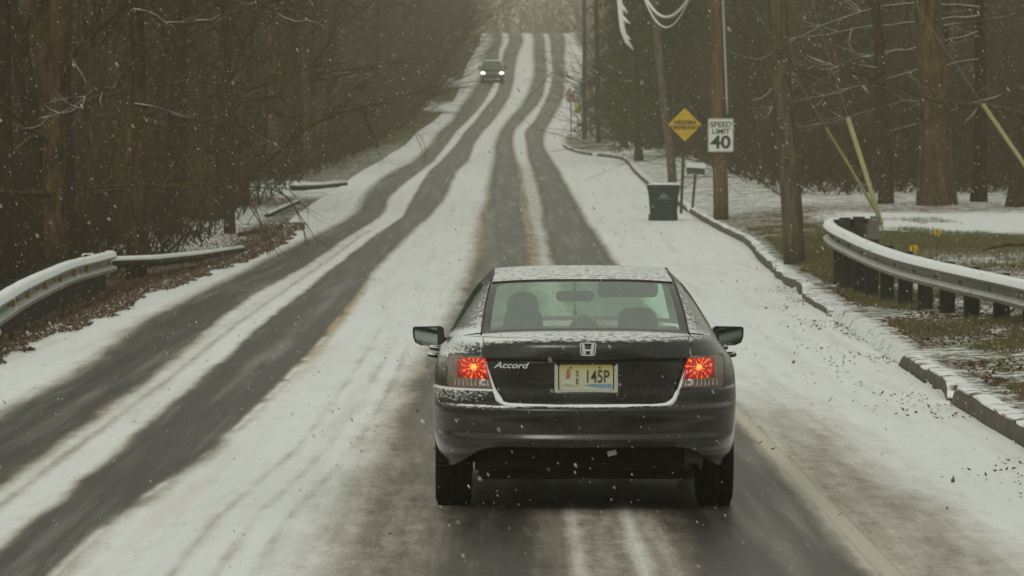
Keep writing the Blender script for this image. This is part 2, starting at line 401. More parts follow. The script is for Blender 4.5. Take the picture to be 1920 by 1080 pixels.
# right verge: snow on the kerb, grass strips, snowy field
cr_ = .43 + .22*(1 - sstep(.12, .36, ur)) - .12*sstep(2.4, 4, ur)*(1-sstep(75, 90, d2))
cr_ += .42*np.exp(-((d2-122)/13)**4)*sstep(2, 4, ur)
cr_ += .16*sstep(135, 150, d2)*(1-sstep(230, 300, d2)) + .05*(ur < 2.8)*(1-sstep(80, 95, d2)) - .35*np.exp(-((d2-104)/9)**4)*sstep(.8, 1.6, ur) + .1*sstep(1.5, 3, ur)*(1-sstep(95, 100, d2))
cr_ += .9*np.exp(-((d2-262)/4)**4)*(ur > .1)*(ur < 6)+ .7*np.exp(-((d2-345)/22)**4)*(ur < 3.5)
gr_ = .42 + .45*np.exp(-((d2-100)/14)**4) + .35*(1-sstep(60, 66, d2))*sstep(.5, .9, ur)*(1-sstep(1.3, 1.9, ur)) + .25*sstep(140, 160, d2)*(1 - sstep(2, 5, ur))
cv = np.where(left, cl_, cr_); gr = np.where(left, gl_, gr_)
idx = np.arange(len(dr)*nc2).reshape(len(dr), nc2)
faces = np.stack([idx[:-1, :-1], idx[:-1, 1:], idx[1:, 1:], idx[1:, :-1]], -1).reshape(-1, 4)
ground = mesh('ground', np.stack([X2, d2, Z2], -1), faces, M_ground, smooth=True, attrs={'cover': cv, 'green': gr}); struct(ground)

# ---- kerb along the right edge
a = NM('old_kerbstone'); w = a.coord('Object'); n = a.noise(w, 6, 6, .7)
col = a.ramp(n, [(.3, (.035, .026, .016)), (.55, (.10, .08, .055)), (.75, (.19, .16, .12))])
n2 = a.noise(w, 3, 4)
col = a.mix(a.math('MULTIPLY', a.mrange(a.nz(), .6, .9), a.mrange(n2, .34, .50)), col, SNOW)
a.base(col).set(Roughness=.9); a.bump(n, .8, .03); M_kerb = a.m
def kerb(d0, d1, height, jit, name='kerb'):
    ds = np.arange(d0, d1, .28 if d0 < 100 else .8); v = []; f = []
    for i, d in enumerate(ds):
        r = float(EDGE_R(d)) + jit*(fbm(np.array(d*.35), np.array(2.2)) - .5)
        h = height*(.85 + .3*float(fbm(np.array(d*.6), np.array(7.7))))
        e = min(1, (i + .3)*.6, (len(ds)-i - .7)*.6); h *= max(e, .15)
        z = float(RZ(d)); nj = .02*(float(fbm(np.array(d*3.), np.array(1.))) - .5)
        blk = int(d/1.7); rr_ = random.Random(blk*7 + 1); r += rr_.uniform(-.012, .012); h *= rr_.uniform(.92, 1.05)
        prof = [(0, -.08), (0 + nj, h*.5), (.006+nj, h*.93), (.02, h*1.0), (.08, h*1.05), (.15, h*1.05), (.20, h*.9), (.21, -.08)]
        v += [(r + a_, d, z + b_) for a_, b_ in prof]
    n_ = 8
    for i in range(len(ds)-1):
        for j in range(n_-1): f.append((i*n_+j, (i+1)*n_+j, (i+1)*n_+j+1, i*n_+j+1))
    f.append(tuple(range(n_))); f.append(tuple((len(ds)-1)*n_+j for j in range(n_))[::-1])
    return struct(mesh(name, v, f, M_kerb, smooth=False))
kerb(20, 43.6, .16, .06); kerb(44.0, 51.5, .14, .30); kerb(67, 76, .09, .3); kerb(77, 90, .15, .2); kerb(91, 150, .16, .08); kerb(150.5, 262, .17, .05); kerb(263, 300, .16, 0)

# ------------------------------------------------------------------ trees
class TB:
    def __init__(s): s.V = []; s.F = []; s.n = 0
    def tube(s, P, rad, k):
        P = np.asarray(P, float); n = len(P)
        T = np.gradient(P, axis=0); T /= np.linalg.norm(T, axis=1)[:, None] + 1e-9
        a = np.where(np.abs(T[:, 2:3]) < .9, np.array([[0, 0, 1.]]), np.array([[1., 0, 0]]))
        U = np.cross(T, a); U /= np.linalg.norm(U, axis=1)[:, None]; Wv = np.cross(T, U)
        an = np.arange(k)*2*np.pi/k
        V = P[:, None, :] + (U[:, None, :]*np.cos(an)[None, :, None] + Wv[:, None, :]*np.sin(an)[None, :, None])*np.asarray(rad)[:, None, None]
        idx = s.n + np.arange(n*k).reshape(n, k); nx = np.roll(idx, -1, 1)
        s.F.append(np.stack([idx[:-1], nx[:-1], nx[1:], idx[1:]], -1).reshape(-1, 4)); s.V.append(V.reshape(-1, 3)); s.n += n*k
    def build(s, name, m, parent=None): return mesh(name, np.concatenate(s.V), np.concatenate(s.F), m, parent, smooth=True)
def bend(p, d, L, nseg, wob, up=0.0):
    P = [np.array(p, float)]; d = np.array(d, float); d /= np.linalg.norm(d)
    for i in range(nseg):
        d = d + rng.normal(0, wob, 3) + np.array([0, 0, up]); d /= np.linalg.norm(d); P.append(P[-1] + d*L/nseg)
    return np.array(P), d
def bare_tree(h, r, nl=16, low=.12, lean=(0, 0), dens=1.0, big=False):
    tr = TB(); br = TB()
    P, _ = bend((0, 0, -.3), (lean[0], lean[1], 1), h, 14, .035, .02)
    t = np.linspace(0, 1, len(P)); rad = r*(1 - .82*t)*(1 + .35*np.exp(-t*22)); tr.tube(P, rad, 9)
    cum = t
    for i in range(nl):
        u = low + (1-low)*((i + rng.random())/nl)**.9; u = min(u, .97)
        k = u*(len(P)-1); a_ = int(k); p = P[a_] + (P[min(a_+1, len(P)-1)] - P[a_])*(k-a_)
        az = rng.random()*2*np.pi; el = rng.uniform(.15, .9) + .5*u
        L = h*(.34*(1-u)+.09)*rng.uniform(.6, 1.15); rr = max(r*(1-.82*u)*rng.uniform(.25, .42), .012)
        dvec = (math.cos(az), math.sin(az), el)
        Q, dq = bend(p, dvec, L, 7, .16, .03); br.tube(Q, np.linspace(rr, rr*.22, len(Q)), 5)
        for j in range(int(6*dens)):
            k2 = rng.uniform(.2, 1)*(len(Q)-1); b_ = min(int(k2), len(Q)-2); p2 = Q[b_] + (Q[b_+1]-Q[b_])*(k2-b_)
            d2_ = (Q[b_+1]-Q[b_])/np.linalg.norm(Q[b_+1]-Q[b_]) + rng.normal(0, .65, 3); L2 = L*rng.uniform(.25, .5)
            r2 = max(rr*.42, .007); S, ds_ = bend(p2, d2_, L2, 5, .2, .02); br.tube(S, np.linspace(r2, r2*.3, len(S)), 4)
            for m in range(int(6*dens)):
                k3 = rng.uniform(.1, 1)*(len(S)-1); c_ = min(int(k3), len(S)-2); p3 = S[c_] + (S[c_+1]-S[c_])*(k3-c_)
                d3 = (S[c_+1]-S[c_])/np.linalg.norm(S[c_+1]-S[c_]) + rng.normal(0, .8, 3)
                T_, _x = bend(p3, d3, L2*rng.uniform(.3, .7), 3, .25, 0); br.tube(T_, np.linspace(.007, .0035, 4)*(1.3 if big else 1), 3)
    return tr, br
def conifer(h, r):
    tr = TB(); P, _ = bend((0, 0, -.2), (0, 0, 1), h, 10, .02, .02); t = np.linspace(0, 1, 11); tr.tube(P, r*(1-.9*t), 8)
    V = []; n = 0; br = TB()
    for i in range(115):
        u = .10 + .88*(i/115); z = h*u; az = i*2.399 + rng.normal(0, .3); L = (1-u)**.75*h*.24*rng.uniform(.55, 1.15) + .4
        Q = []; 
        for s_ in np.linspace(0, 1, 7): Q.append((math.cos(az)*L*s_, math.sin(az)*L*s_, z + L*(.18*s_ - .42*s_*s_)))
        Q = np.array(Q); br.tube(Q, np.linspace(.035, .008, 7), 4)
        m = int(150*L/2.5)
        s_ = rng.uniform(.12, 1.05, m); c = np.stack([np.cos(az)*L*s_, np.sin(az)*L*s_, z + L*(.18*s_ - .42*s_*s_)], 1)
        spread = .34*L*(1-.6*s_)*rng.uniform(-1, 1, m); c[:, 0] += -np.sin(az)*spread; c[:, 1] += np.cos(az)*spread; c[:, 2] -= np.abs(spread)*.45 + rng.uniform(-.1, .22, m)
        a_ = rng.normal(0, 1, (m, 3)); a_[:, 2] -= .6; a_ /= np.linalg.norm(a_, axis=1)[:, None]; b_ = rng.normal(0, 1, (m, 3)); b_ -= (b_*a_).sum(1)[:, None]*a_; b_ /= np.linalg.norm(b_, axis=1)[:, None]
        la = rng.uniform(.10, .24, m)[:, None]; lb = rng.uniform(.02, .06, m)[:, None]
        V.append(np.stack([c - b_*lb, c + b_*lb, c + a_*la], 1))
    V = np.concatenate(V).reshape(-1, 3); Fc = np.arange(len(V)).reshape(-1, 3)
    return tr, br, V, Fc

protos = []
specs = [(17, .24, 16, .10, 1.0), (19, .30, 18, .16, 1.0), (15, .17, 15, .08, 1.1), (20, .36, 18, .2, 1.0), (13, .12, 16, .05, 1.2), (16, .20, 18, .06, 1.2), (9, .07, 14, .04, 1.1), (18, .22, 13, .25, 1.0), (15, .13, 12, .30, 1.2), (17, .19, 13, .30, 1.2)]
for i, (h, r, nl, low, de) in enumerate(specs):
    tr, br = bare_tree(h, r, nl, low, (rng.normal(0, .05), rng.normal(0, .05)), de)
    a_ = mesh('trunk', np.concatenate(tr.V), np.concatenate(tr.F), M_bark, smooth=True)
    b_ = mesh('branches', np.concatenate(br.V), np.concatenate(br.F), M_barks if i in (0,) else M_bark, smooth=True)
    protos.append((a_, b_))
con = []
for i, (h, r) in enumerate([(15, .2), (11, .15)]):
    tr, br, V, Fc = conifer(h, r)
    c_ = (mesh('trunk', np.concatenate(tr.V), np.concatenate(tr.F), M_bark, smooth=True), mesh('boughs', np.concatenate(br.V), np.concatenate(br.F), M_bark, smooth=True), mesh('needles', V, Fc, M_needle))
    con.append(c_)
used = set()
def place_tree(kind, i, x, d, label, cat, group, sc_=1.0, rz=None, z=None):
    src = (protos if kind == 'bare' else con)[i]
    root = empty('bare_tree' if kind == 'bare' else 'evergreen_tree', (x, d, float(TZ(x, d)) if z is None else z), label, cat, group, rng.random()*6.28 if rz is None else rz)
    root.scale = (sc_, sc_, sc_)
    for o in src:
        if (kind, i) in used: c = o.copy(); sc.collection.objects.link(c)
        else: c = o
        c.parent = root
    used.add((kind, i)); return root

def scatter(side, n, dmin, dmax, gap):
    out = []; tries = 0
    while len(out) < n and tries < 60000:
        tries += 1
        d = dmin + (dmax-dmin)*rng.random()**.8
        e = float(EDGE_L(d)) if side < 0 else float(EDGE_R(d)); lim = (1010 if side < 0 else 1100)*d/F + 3
        m0 = abs(e) + gap + rng.random()*max(lim - abs(e) - gap, 0)
        if m0 > lim or lim < abs(e) + gap: continue
        x = side*m0
        if all((x-a_)**2 + (d-b_)**2 > 2.2**2 for a_, b_ in out): out.append((x, d))
    return out
def tree_label(i, d, side):
    size = ['mid sized', 'tall', 'mid sized', 'thick', 'slender', 'mid sized', 'very thin young', 'tall', 'slender', 'mid sized'][i]
    zone = ('in the near woods' if d < 135 else 'in the middle woods' if d < 260 else 'in the hazy uphill woods')
    return ('%s bare tree %s %s of the road' % (size, zone, side)).replace('the hazy uphill', 'hazy uphill')
LT = scatter(-1, 125, 66, 500, 2.2)
for x, d in LT:
    i = rng.choice(len(specs), p=[.14, .13, .14, .10, .13, .12, .06, .07, .06, .05]) if d > 135 else rng.choice([7, 8, 9])
    place_tree('bare', int(i), x, d, tree_label(int(i), d, 'left'), 'tree', 'bare trees in the woods left of the road', rng.uniform(.85, 1.2))
def right_ok(x, d):
    px = XV + F*x/d; return not (d < 152) and not (px < 1135 and d > 250)
for k_ in range(26):                       # trunks crowding the far left edge near the crest
    d = 285 + 200*rng.random(); x = float(EDGE_L(d)) - rng.uniform(3.0, 9.0); i = int(rng.choice([0, 2, 4, 5, 6, 9]))
    place_tree('bare', i, x, d, tree_label(i, d, 'left').replace('in', 'at the front of the', 1) if False else tree_label(i, d, 'left'), 'tree', 'bare trees in the woods left of the road', rng.uniform(.8, 1.1))
for k_ in range(40):                       # a closer rank of trunks along the edge of the left woods
    d = 92 + 190*rng.random()**1.1; x = float(EDGE_L(d)) - rng.uniform(2.2, 7.5)
    i = int(rng.choice([7, 8, 9, 5, 9, 1])); place_tree('bare', i, x, d, tree_label(i, d, 'left').replace('in the', 'at the front of the'), 'tree', 'bare trees in the woods left of the road', rng.uniform(.85, 1.15))
RT = [p for p in scatter(1, 260, 150, 500, 3.5) if right_ok(*p)][:100]
for x, d in RT:
    i = rng.choice(len(specs), p=[.15, .12, .15, .05, .15, .15, .09, .06, .04, .04])
    place_tree('bare', int(i), x, d, tree_label(int(i), d, 'right'), 'tree', 'bare trees in the woods right of the road', rng.uniform(.8, 1.15))
print('trees', len(LT), len(RT))
# single trees one can point at
def spot(kind, i, px, py, label, scl=1.0, cat='tree', group=None, rz=None, d=None):
    p = gnd(px, py) if d is None else ((px-XV)*d/F, d, 0)
    return place_tree(kind, i, p[0], p[1], label, cat, group, scl, rz)
spot('bare', 3, 1757, 384, 'thick dark trunk standing in the snowy field behind the curved guardrail', 1.35)
spot('bare', 1, 1905, 388, 'dark tree trunk at the right edge of the photo beyond the snowy field', .95)
spot('bare', 0, 1662, 382, 'slim dark trunk just left of the thickest trunk in the snowy field', .85)
spot('bare', 0, 1198, 302, 'small dark trunk on the grass left of the leaning brown pole', .8)
spot('bare', 2, 1172, 276, 'dark trunk by the far snow balls on the right verge', 1.0)
spot('bare', 2, 430, 438, 'slender trunk standing in the snow patch on the left verge', .8)
EV = [(1165, 300, 1, 1.0), (1190, 240, 0, 1.0), (1215, 262, 0, 1.1), (1262, 232, 1, 1.1), (1300, 250, 0, 1.15), (1400, 215, 1, .9), (1560, 205, 1, .8), (1655, 190, 1, .75), (1850, 200, 0, .9), (1480, 280, 0, 1.0), (1780, 240, 0, 1.0)]
evl = ['evergreen tree farthest up the hill beside the far red and white sign', 'dark evergreen reaching out over the right edge of the road', 'tall evergreen behind the snowy sagging wires', 'evergreen directly behind the yellow diamond sign', 'evergreen behind the orange brown utility pole',
       'dark evergreen between the two nearest utility poles', 'small evergreen above the pale stakes', 'smaller evergreen left of the thickest trunk', 'evergreen in the woods at the far right edge', 'evergreen deep in the woods behind the leaning bare pole', 'evergreen deep in the woods behind the thickest trunk']
for (px, d, i, s_), lb in zip(EV, evl):
    x = (px-XV)*d/F
    if x < float(EDGE_R(d)) + 2: x = float(EDGE_R(d)) + 2.5
    place_tree('ever', i, x, d, lb, 'evergreen tree', 'evergreens on the right', s_)

# underbrush and far woods: uncountable stems
def twigs(pos, L, r, name, label, cat, mat, spread=.7, k=3, nseg=4):
    n = len(pos); P = np.zeros((n, nseg+1, 3)); P[:, 0] = pos
    dv = np.stack([rng.normal(0, spread, n), rng.normal(0, spread, n), np.abs(rng.normal(.9, .35, n))+.1], 1); dv /= np.linalg.norm(dv, axis=1)[:, None]
    for i in range(nseg):
        dv = dv + rng.normal(0, .22, (n, 3)); dv /= np.linalg.norm(dv, axis=1)[:, None]; P[:, i+1] = P[:, i] + dv*(L/nseg)[:, None]
    T = np.gradient(P, axis=1); T /= np.linalg.norm(T, axis=2)[..., None]
    U = np.cross(T, np.array([.3, .2, .1])); U /= np.linalg.norm(U, axis=2)[..., None]; Wv = np.cross(T, U)
    an = np.arange(k)*2*np.pi/k; rad = r[:, None]*np.linspace(1, .35, nseg+1)[None]
    V = P[:, :, None, :] + (U[:, :, None, :]*np.cos(an)[None, None, :, None] + Wv[:, :, None, :]*np.sin(an)[None, None, :, None])*rad[:, :, None, None]
    idx = np.arange(n*(nseg+1)*k).reshape(n, nseg+1, k); nx = np.roll(idx, -1, 2)
    Fc = np.stack([idx[:, :-1], nx[:, :-1], nx[:, 1:], idx[:, 1:]], -1).reshape(-1, 4)
    o = mesh(name, V.reshape(-1, 3), Fc, mat, smooth=True); tag(o, label, cat, kind='stuff'); return o
def brush_pos(side, n, dmin, dmax, gap, wide):
    d = dmin + (dmax-dmin)*rng.random(n)**.85; e = np.abs(EDGE_L(d)) if side < 0 else np.abs(EDGE_R(d))
    lim = np.maximum((1010 if side < 0 else 1100)*d/F + 3, e + gap + .5); x = side*(e + gap + rng.random(n)**wide*(lim - e - gap))
    return np.stack([x, d, TZ(x, d) - .05], 1)
p = np.concatenate([brush_pos(-1, 26000, 64, 480, 1.8, .9), brush_pos(-1, 9000, 270, 500, 2.2, 2.2)])
u_ = np.maximum(EDGE_L(p[:, 1]) - p[:, 0], 0); twigs(p, rng.uniform(.4, 1, len(p))*np.clip(u_*.6 + np.maximum(p[:, 1] - 210, 0)/22, .8, 8), rng.uniform(.006, .020, len(p))*(1 + p[:, 1]/300), 'underbrush', 'tangle of thin brown saplings and brush under the left woods', 'underbrush', M_twig_dark, .45)
p = brush_pos(1, 44000, 156, 480, 3.0, .9); p = p[(XV + F*p[:, 0]/p[:, 1] > 1150) | (p[:, 1] < 250)]
twigs(p, rng.uniform(1., 8, len(p)), rng.uniform(.006, .020, len(p))*(1 + p[:, 1]/300), 'underbrush', 'tangle of thin brown saplings and brush under the right woods', 'underbrush', M_twig, .6)
# far woods: stems behind everything else, too many to count
def far_woods(side, n, name, label):
    d = rng.uniform(250, 640, n); lim0 = np.where(side < 0, 6, 7); x = side*(lim0 + 8 + rng.random(n)*(1150*d/F + 14 - lim0))
    pos = np.stack([x, d, TZ(x, d) - .2], 1)
    return twigs(pos, rng.uniform(9, 19, n), rng.uniform(.05, .16, n), name, label, 'woods', M_bark, .10, 4, 5), pos
n = 520; d = rng.uniform(800, 1150, n); pos = np.stack([rng.uniform(-.03, .04, n)*d, d, TZ(d*0, d) - .3], 1)
twigs(pos, rng.uniform(12, 23, n), rng.uniform(.10, .3, n), 'far_woods', 'faint woods beyond the crest of the road', 'woods', M_bark, .08, 4, 5)
n = 7000; i = rng.integers(0, len(pos), n); twigs(pos[i] + np.stack([rng.normal(0, 1.5, n), rng.normal(0, 1, n), rng.uniform(1, 20, n)], 1), rng.uniform(2, 5, n), rng.uniform(.04, .10, n), 'far_branches', 'faint branches of the woods beyond the crest', 'woods', M_twig, .9)
o1, pp = far_woods(-1, 2600, 'far_woods', 'far off bare woods on the hill left of the road')
o2, pq = far_woods(1, 2600, 'far_woods', 'far off bare woods on the hill right of the road')
for base, lb in ((pp, 'left'), (pq, 'right')):
    n = 16000; i = rng.integers(0, len(base), n); pos = base[i] + np.stack([rng.normal(0, .8, n), rng.normal(0, .8, n), rng.uniform(2, 16, n)], 1)
    twigs(pos, rng.uniform(1.2, 3.5, n), rng.uniform(.015, .04, n), 'far_branches', 'mesh of far off bare branches in the woods on the %s hill' % lb, 'woods', M_twig, .9)

# the same woods behind the camera, which the car's paint and mirrors reflect
n = 3200; d = rng.uniform(-230, -12, n); x = np.where(rng.random(n) < .5, -1, 1)*(7 + rng.random(n)**1.3*50); pb = np.stack([x, d, TZ(x, d*0+16) - .2], 1)
twigs(pb, rng.uniform(9, 18, n), rng.uniform(.08, .28, n), 'far_woods', 'bare woods along the road behind the photographer', 'woods', M_bark, .10, 4, 5)
n = 16000; i = rng.integers(0, len(pb), n); twigs(pb[i] + np.stack([rng.normal(0, 1, n), rng.normal(0, 1, n), rng.uniform(1, 14, n)], 1), rng.uniform(1.5, 4, n), rng.uniform(.02, .05, n), 'far_branches', 'branches of the woods behind the photographer', 'woods', M_twig, .9)
# two trees whose long snow-lined limbs reach into view
M_limb = m_bark('snow_lined_limb', (.020, .014, .006), (.075, .055, .03), .95)
def limb_tree(px, py, d0, lean, rad_, limbs, label, h=16):
    g = gnd(px, py) if d0 is None else (W(px, py, d0)[0], d0, float(TZ(W(px, py, d0)[0], d0)))
    root = empty('bare_tree', g, label, 'tree'); P = [(lean*t*t*h + .05*math.sin(t*9), 0, t*h - .3*(t == 0)) for t in np.linspace(0, 1, 12)]
    MB().tube(P, [rad_*(1-.8*t)*(1+.3*math.exp(-t*20)) for t in np.linspace(0, 1, 12)], 10).build('trunk', [M_bark], root, True)
    for pts, r0 in limbs:
        Q = [np.array(W(a_, b_, g[1] - .4)) - np.array(g) for a_, b_ in pts]; Q = np.array(Q); s_ = np.linspace(0, 1, len(Q)); f_ = [pchip(s_, Q[:, j]) for j in range(3)]
        tq = np.linspace(0, 1, 16); C = np.stack([q(tq) for q in f_], 1) + rng.normal(0, .03, (16, 3)); tb = TB(); tb.tube(C, np.linspace(r0, r0*.25, 16), 6)
        for k in range(9):
            j = rng.integers(3, 15); dv = C[j] - C[j-1]; dv = dv/np.linalg.norm(dv) + rng.normal(0, .55, 3); T_, _q = bend(C[j], dv, rng.uniform(.4, 1.6), 5, .2, 0); tb.tube(T_, np.linspace(r0*.4, .006, 6), 4)
        tb.build('snowy_limb', M_barks if px < 900 else M_limb, root)
limb_tree(1835, 378, None, .01, .22, [([(1835, 30), (1720, 42), (1600, 55), (1480, 78)], .055), ([(1835, 60), (1700, 95), (1590, 115), (1490, 190)], .05), ([(1835, 110), (1650, 150), (1520, 185), (1400, 205)], .04),
   ([(1835, 10), (1700, 8), (1560, 40), (1420, 110), (1350, 95)], .05), ([(1835, 200), (1720, 190), (1600, 215), (1500, 250)], .035), ([(1835, 70), (1800, 55), (1745, 25)], .03)], 'dark bare tree with long snow lined limbs right of the thickest trunk')
limb_tree(255, 470, 92, .012, .17, [([(255, 20), (330, 45), (400, 35), (470, 10), (560, 22)], .04), ([(255, 120), (215, 160), (180, 172), (140, 205), (70, 222)], .045), ([(255, 190), (330, 215), (420, 235), (520, 240)], .03)], 'bare tree with crooked snow lined limbs above the left guardrail end')

# ------------------------------------------------------------------ verge litter
def litter(pos, size, name, label, cat, mat):
    n = len(pos); a_ = rng.uniform(0, 6.28, n); s_ = rng.uniform(size*.5, size*1.3, n)
    u = np.stack([np.cos(a_), np.sin(a_), rng.normal(0, .35, n)], 1)*s_[:, None]; v = np.stack([-np.sin(a_), np.cos(a_), rng.normal(.2, .4, n)], 1)*(s_*rng.uniform(.4, .8, n))[:, None]
    c = pos + np.array([0, 0, .012])
    V = np.stack([c - u*.5, c - v*.5 + u*.1, c + u*.5 + np.array([0, 0, .01]), c + v*.5], 1).reshape(-1, 3)
    Fc = np.arange(len(V)).reshape(-1, 4); o = mesh(name, V, Fc, mat); tag(o, label, cat, kind='stuff'); return o
M_leaf = m_simple('dead_leaf', (.105, .066, .036), .85, var=.5, scale=4)
n = 15000; d = 33 + 65*rng.random(n)**1.1; x = EDGE_R(d) + .35 + rng.exponential(1.6, n)
k = fbm(x*.8, d*.4) > .42; x = x[k]; d = d[k]
litter(np.stack([x, d, TZ(x, d)], 1), .055, 'fallen_leaves', 'brown fallen leaves scattered over the right verge', 'leaves', M_leaf)
n = 1500; d = 31 + 54*rng.random(n); x = EDGE_R(d) - rng.exponential(.30, n)
k = (fbm(x*1.5, d*.5) > .5) & (x > 3.0); x = x[k]; d = d[k]
litter(np.stack([x, d, RZ(d) + .008], 1), .035, 'fallen_leaves', 'dark leaf bits lying on the snow beside the right kerb', 'leaves', M_leaf)
n = 34000; d = 48 + 90*rng.random(n)**1.2; x = EDGE_L(d) - rng.exponential(1.3, n) + .25 + .5*(fbm(d*.6, d*0+3) - .5)
litter(np.stack([x, d, np.maximum(TZ(x, d), np.where(x > EDGE_L(d)-.25, RZ(d)+.01, -9))], 1), .055, 'fallen_leaves', 'brown leaves banked along the left road edge under the guardrail', 'leaves', M_leaf)
n = 40; d = 27 + 60*rng.random(n); x = rng.uniform(-2, 3.6, n)
litter(np.stack([x, d, RZ(d) + .012], 1), .035, 'leaf_scraps', 'few dark leaf scraps lying on the snowy road', 'leaves', M_leaf)
M_grass = m_simple('winter_grass', (.120, .108, .045), .9, var=.45, scale=1.5)
def blades(x, d, h, name, label):
    n = len(x); c = np.stack([x, d, TZ(x, d) - .01], 1); a_ = rng.uniform(0, 6.28, n); w = rng.uniform(.004, .009, n)
    u = np.stack([np.cos(a_), np.sin(a_), 0*a_], 1)*w[:, None]; tip = np.stack([rng.normal(0, .05, n), rng.normal(0, .05, n), h*rng.uniform(.5, 1.3, n)], 1)
    V = np.stack([c-u, c+u, c+tip], 1).reshape(-1, 3); o = mesh(name, V, np.arange(len(V)).reshape(-1, 3), M_grass); tag(o, label, 'grass', kind='stuff')
n = 90000; d = 36 + 90*rng.random(n)**1.15; x = EDGE_R(d) + .45 + rng.random(n)*rng.choice([1.6, 5], n)
k = fbm(x*1.1+5, d*.35) + .25*np.exp(-((d-100)/15)**4) > .53; blades(x[k], d[k], .085, 'verge_grass', 'olive winter grass poking through the snow right of the kerb')

# ------------------------------------------------------------------ guardrails
def resample(P, step):
    P = np.array(P, float); s = np.r_[0, np.cumsum(np.linalg.norm(np.diff(P[:, :2], axis=0), axis=1))]
    f = [pchip(s, P[:, i]) for i in range(3)]; q = np.arange(0, s[-1], step); return np.stack([g(q) for g in f], 1), s[-1], f
def guardrail(name, path, label, side, post_step, reflect=(), term=True, post_len=1.1):
    Q, L, f = resample(path, .25); root = empty(name, tuple(Q[0]), label, 'guardrail'); off = Q[0]
    prof = [(0, 0), (.03, -.006), (.095, -.035), (.10, -.075), (.015, -.105), (.0, -.155), (.01, -.195), (.105, -.235), (.10, -.275), (.03, -.304), (0, -.31)]
    T = np.gradient(Q[:, :2], axis=0); T /= np.linalg.norm(T, axis=1)[:, None]; N = np.stack([T[:, 1], -T[:, 0]], 1)*side
    v = []
    for i in range(len(Q)):
        for a_, b_ in prof: v.append((Q[i, 0]+N[i, 0]*a_, Q[i, 1]+N[i, 1]*a_, Q[i, 2]+b_))
    k = len(prof); f_ = [(i*k+j, (i+1)*k+j, (i+1)*k+j+1, i*k+j+1) for i in range(len(Q)-1) for j in range(k-1)]
    o = mesh('rail', np.array(v)-off, f_, M_rail, root, smooth=False); m_ = o.modifiers.new('t', 'SOLIDIFY'); m_.thickness = .006
    sn = MB()
    pts = []; n_ = 5
    for i in range(len(Q)):
        w_ = .055 + .02*math.sin(i*1.7) ; h_ = .030 + .012*float(fbm(np.array(i*.21), np.array(4.)))
        for a_, b_ in ((-.06, -.01), (-.045, h_), (.03, h_*1.05), (.09, h_*.5), (.105, -.05)): pts.append((Q[i, 0]+N[i, 0]*a_, Q[i, 1]+N[i, 1]*a_, Q[i, 2]+b_))
    fs = [(i*n_+j, (i+1)*n_+j, (i+1)*n_+j+1, i*n_+j+1) for i in range(len(Q)-1) for j in range(n_-1)]
    mesh('snow_cap', np.array(pts)-off, fs, M_snow, root, smooth=True)
    q = .35
    while q < L - .1:
        p = np.array([g(q) for g in f]).ravel(); i = min(int(q/.25), len(Q)-1); nn = N[i]; tt_ = T[i]
        b = MB(); c = (p[0]-nn[0]*.14, p[1]-nn[1]*.14)
        zt = p[2] + .03; zb = float(TZ(c[0], c[1])) - .15
        Mx = Matrix(((tt_[0], nn[0], 0, c[0]-off[0]), (tt_[1], nn[1], 0, c[1]-off[1]), (0, 0, 1, -off[2]), (0, 0, 0, 1)))
        b.box(-.075, .075, -.09, .09, zb, zt, Mx); b.box(-.07, .07, .09, .137, p[2]-.3, p[2]-.02, Mx)
        b.build('post', [M_post], root, bevel=.008)
        b = MB(); Mb = Matrix(((tt_[0], nn[0], 0, p[0]-off[0]), (tt_[1], nn[1], 0, p[1]-off[1]), (0, 0, 1, p[2]-off[2]), (0, 0, 0, 1)))
        b.box(-.04, .04, .0, .035, -.175, -.135, Mb); b.build('bolt_head', [M_galv], root, bevel=.012)
        q += post_step
    M_ref = bpy.data.materials.get('amber_reflector') or m_simple('amber_reflector', (.30, .20, .03), .4, var=.1)
    for q in reflect:
        p = np.array([g(q) for g in f]).ravel(); i = min(int(q/.25), len(Q)-1); nn = N[i]; tt_ = T[i]
        Mx = Matrix(((tt_[0], nn[0], 0, p[0]+nn[0]*.02-off[0]), (tt_[1], nn[1], 0, p[1]+nn[1]*.02-off[1]), (0, 0, 1, p[2]-off[2]), (0, 0, 0, 1)))
        b = MB(); b.box(-.05, .05, 0, .05, -.20, -.10, Mx); b.build('reflector', [M_ref], root, bevel=.01)
    if term:
        p = Q[-1] - off; b = MB(); tt_ = T[-1]; nn = N[-1]
        Mx = Matrix(((tt_[0], nn[0], 0, p[0]), (tt_[1], nn[1], 0, p[1]), (0, 0, 1, p[2]), (0, 0, 0, 1)))
        b.box(-.02, .35, -.03, .05, -.42, .03, Mx); b.build('end_plate', [M_galv], root, bevel=.02)
    return root
gp = [W(1990, 545, 53), W(1925, 532, 56.5), W(1800, 505, 61), W(1700, 482, 65.5), W(1630, 458, 69.5), W(1580, 435, 73.5), W(1557, 420, 78), W(1570, 411, 82), W(1605, 409, 84), W(1640, 408, 84.5)]
guardrail('guardrail', gp, 'curving snow topped steel guardrail on timber posts right of the road', -1, 1.9)
gp = [W(-70, 598, 52), W(0, 556, 58.5), W(32, 537, 62), W(80, 514, 67), W(130, 494, 73), W(175, 483, 78), W(204, 476, 81), W(206, 474, 82.5), W(180, 478, 83.6), W(145, 480, 84)]
guardrail('guardrail', gp, 'snow topped steel guardrail along the left verge ending at the woods', 1, 1.9, (8.5, 11.5, 15.0, 18.4, 21.6, 24.2), term=False)

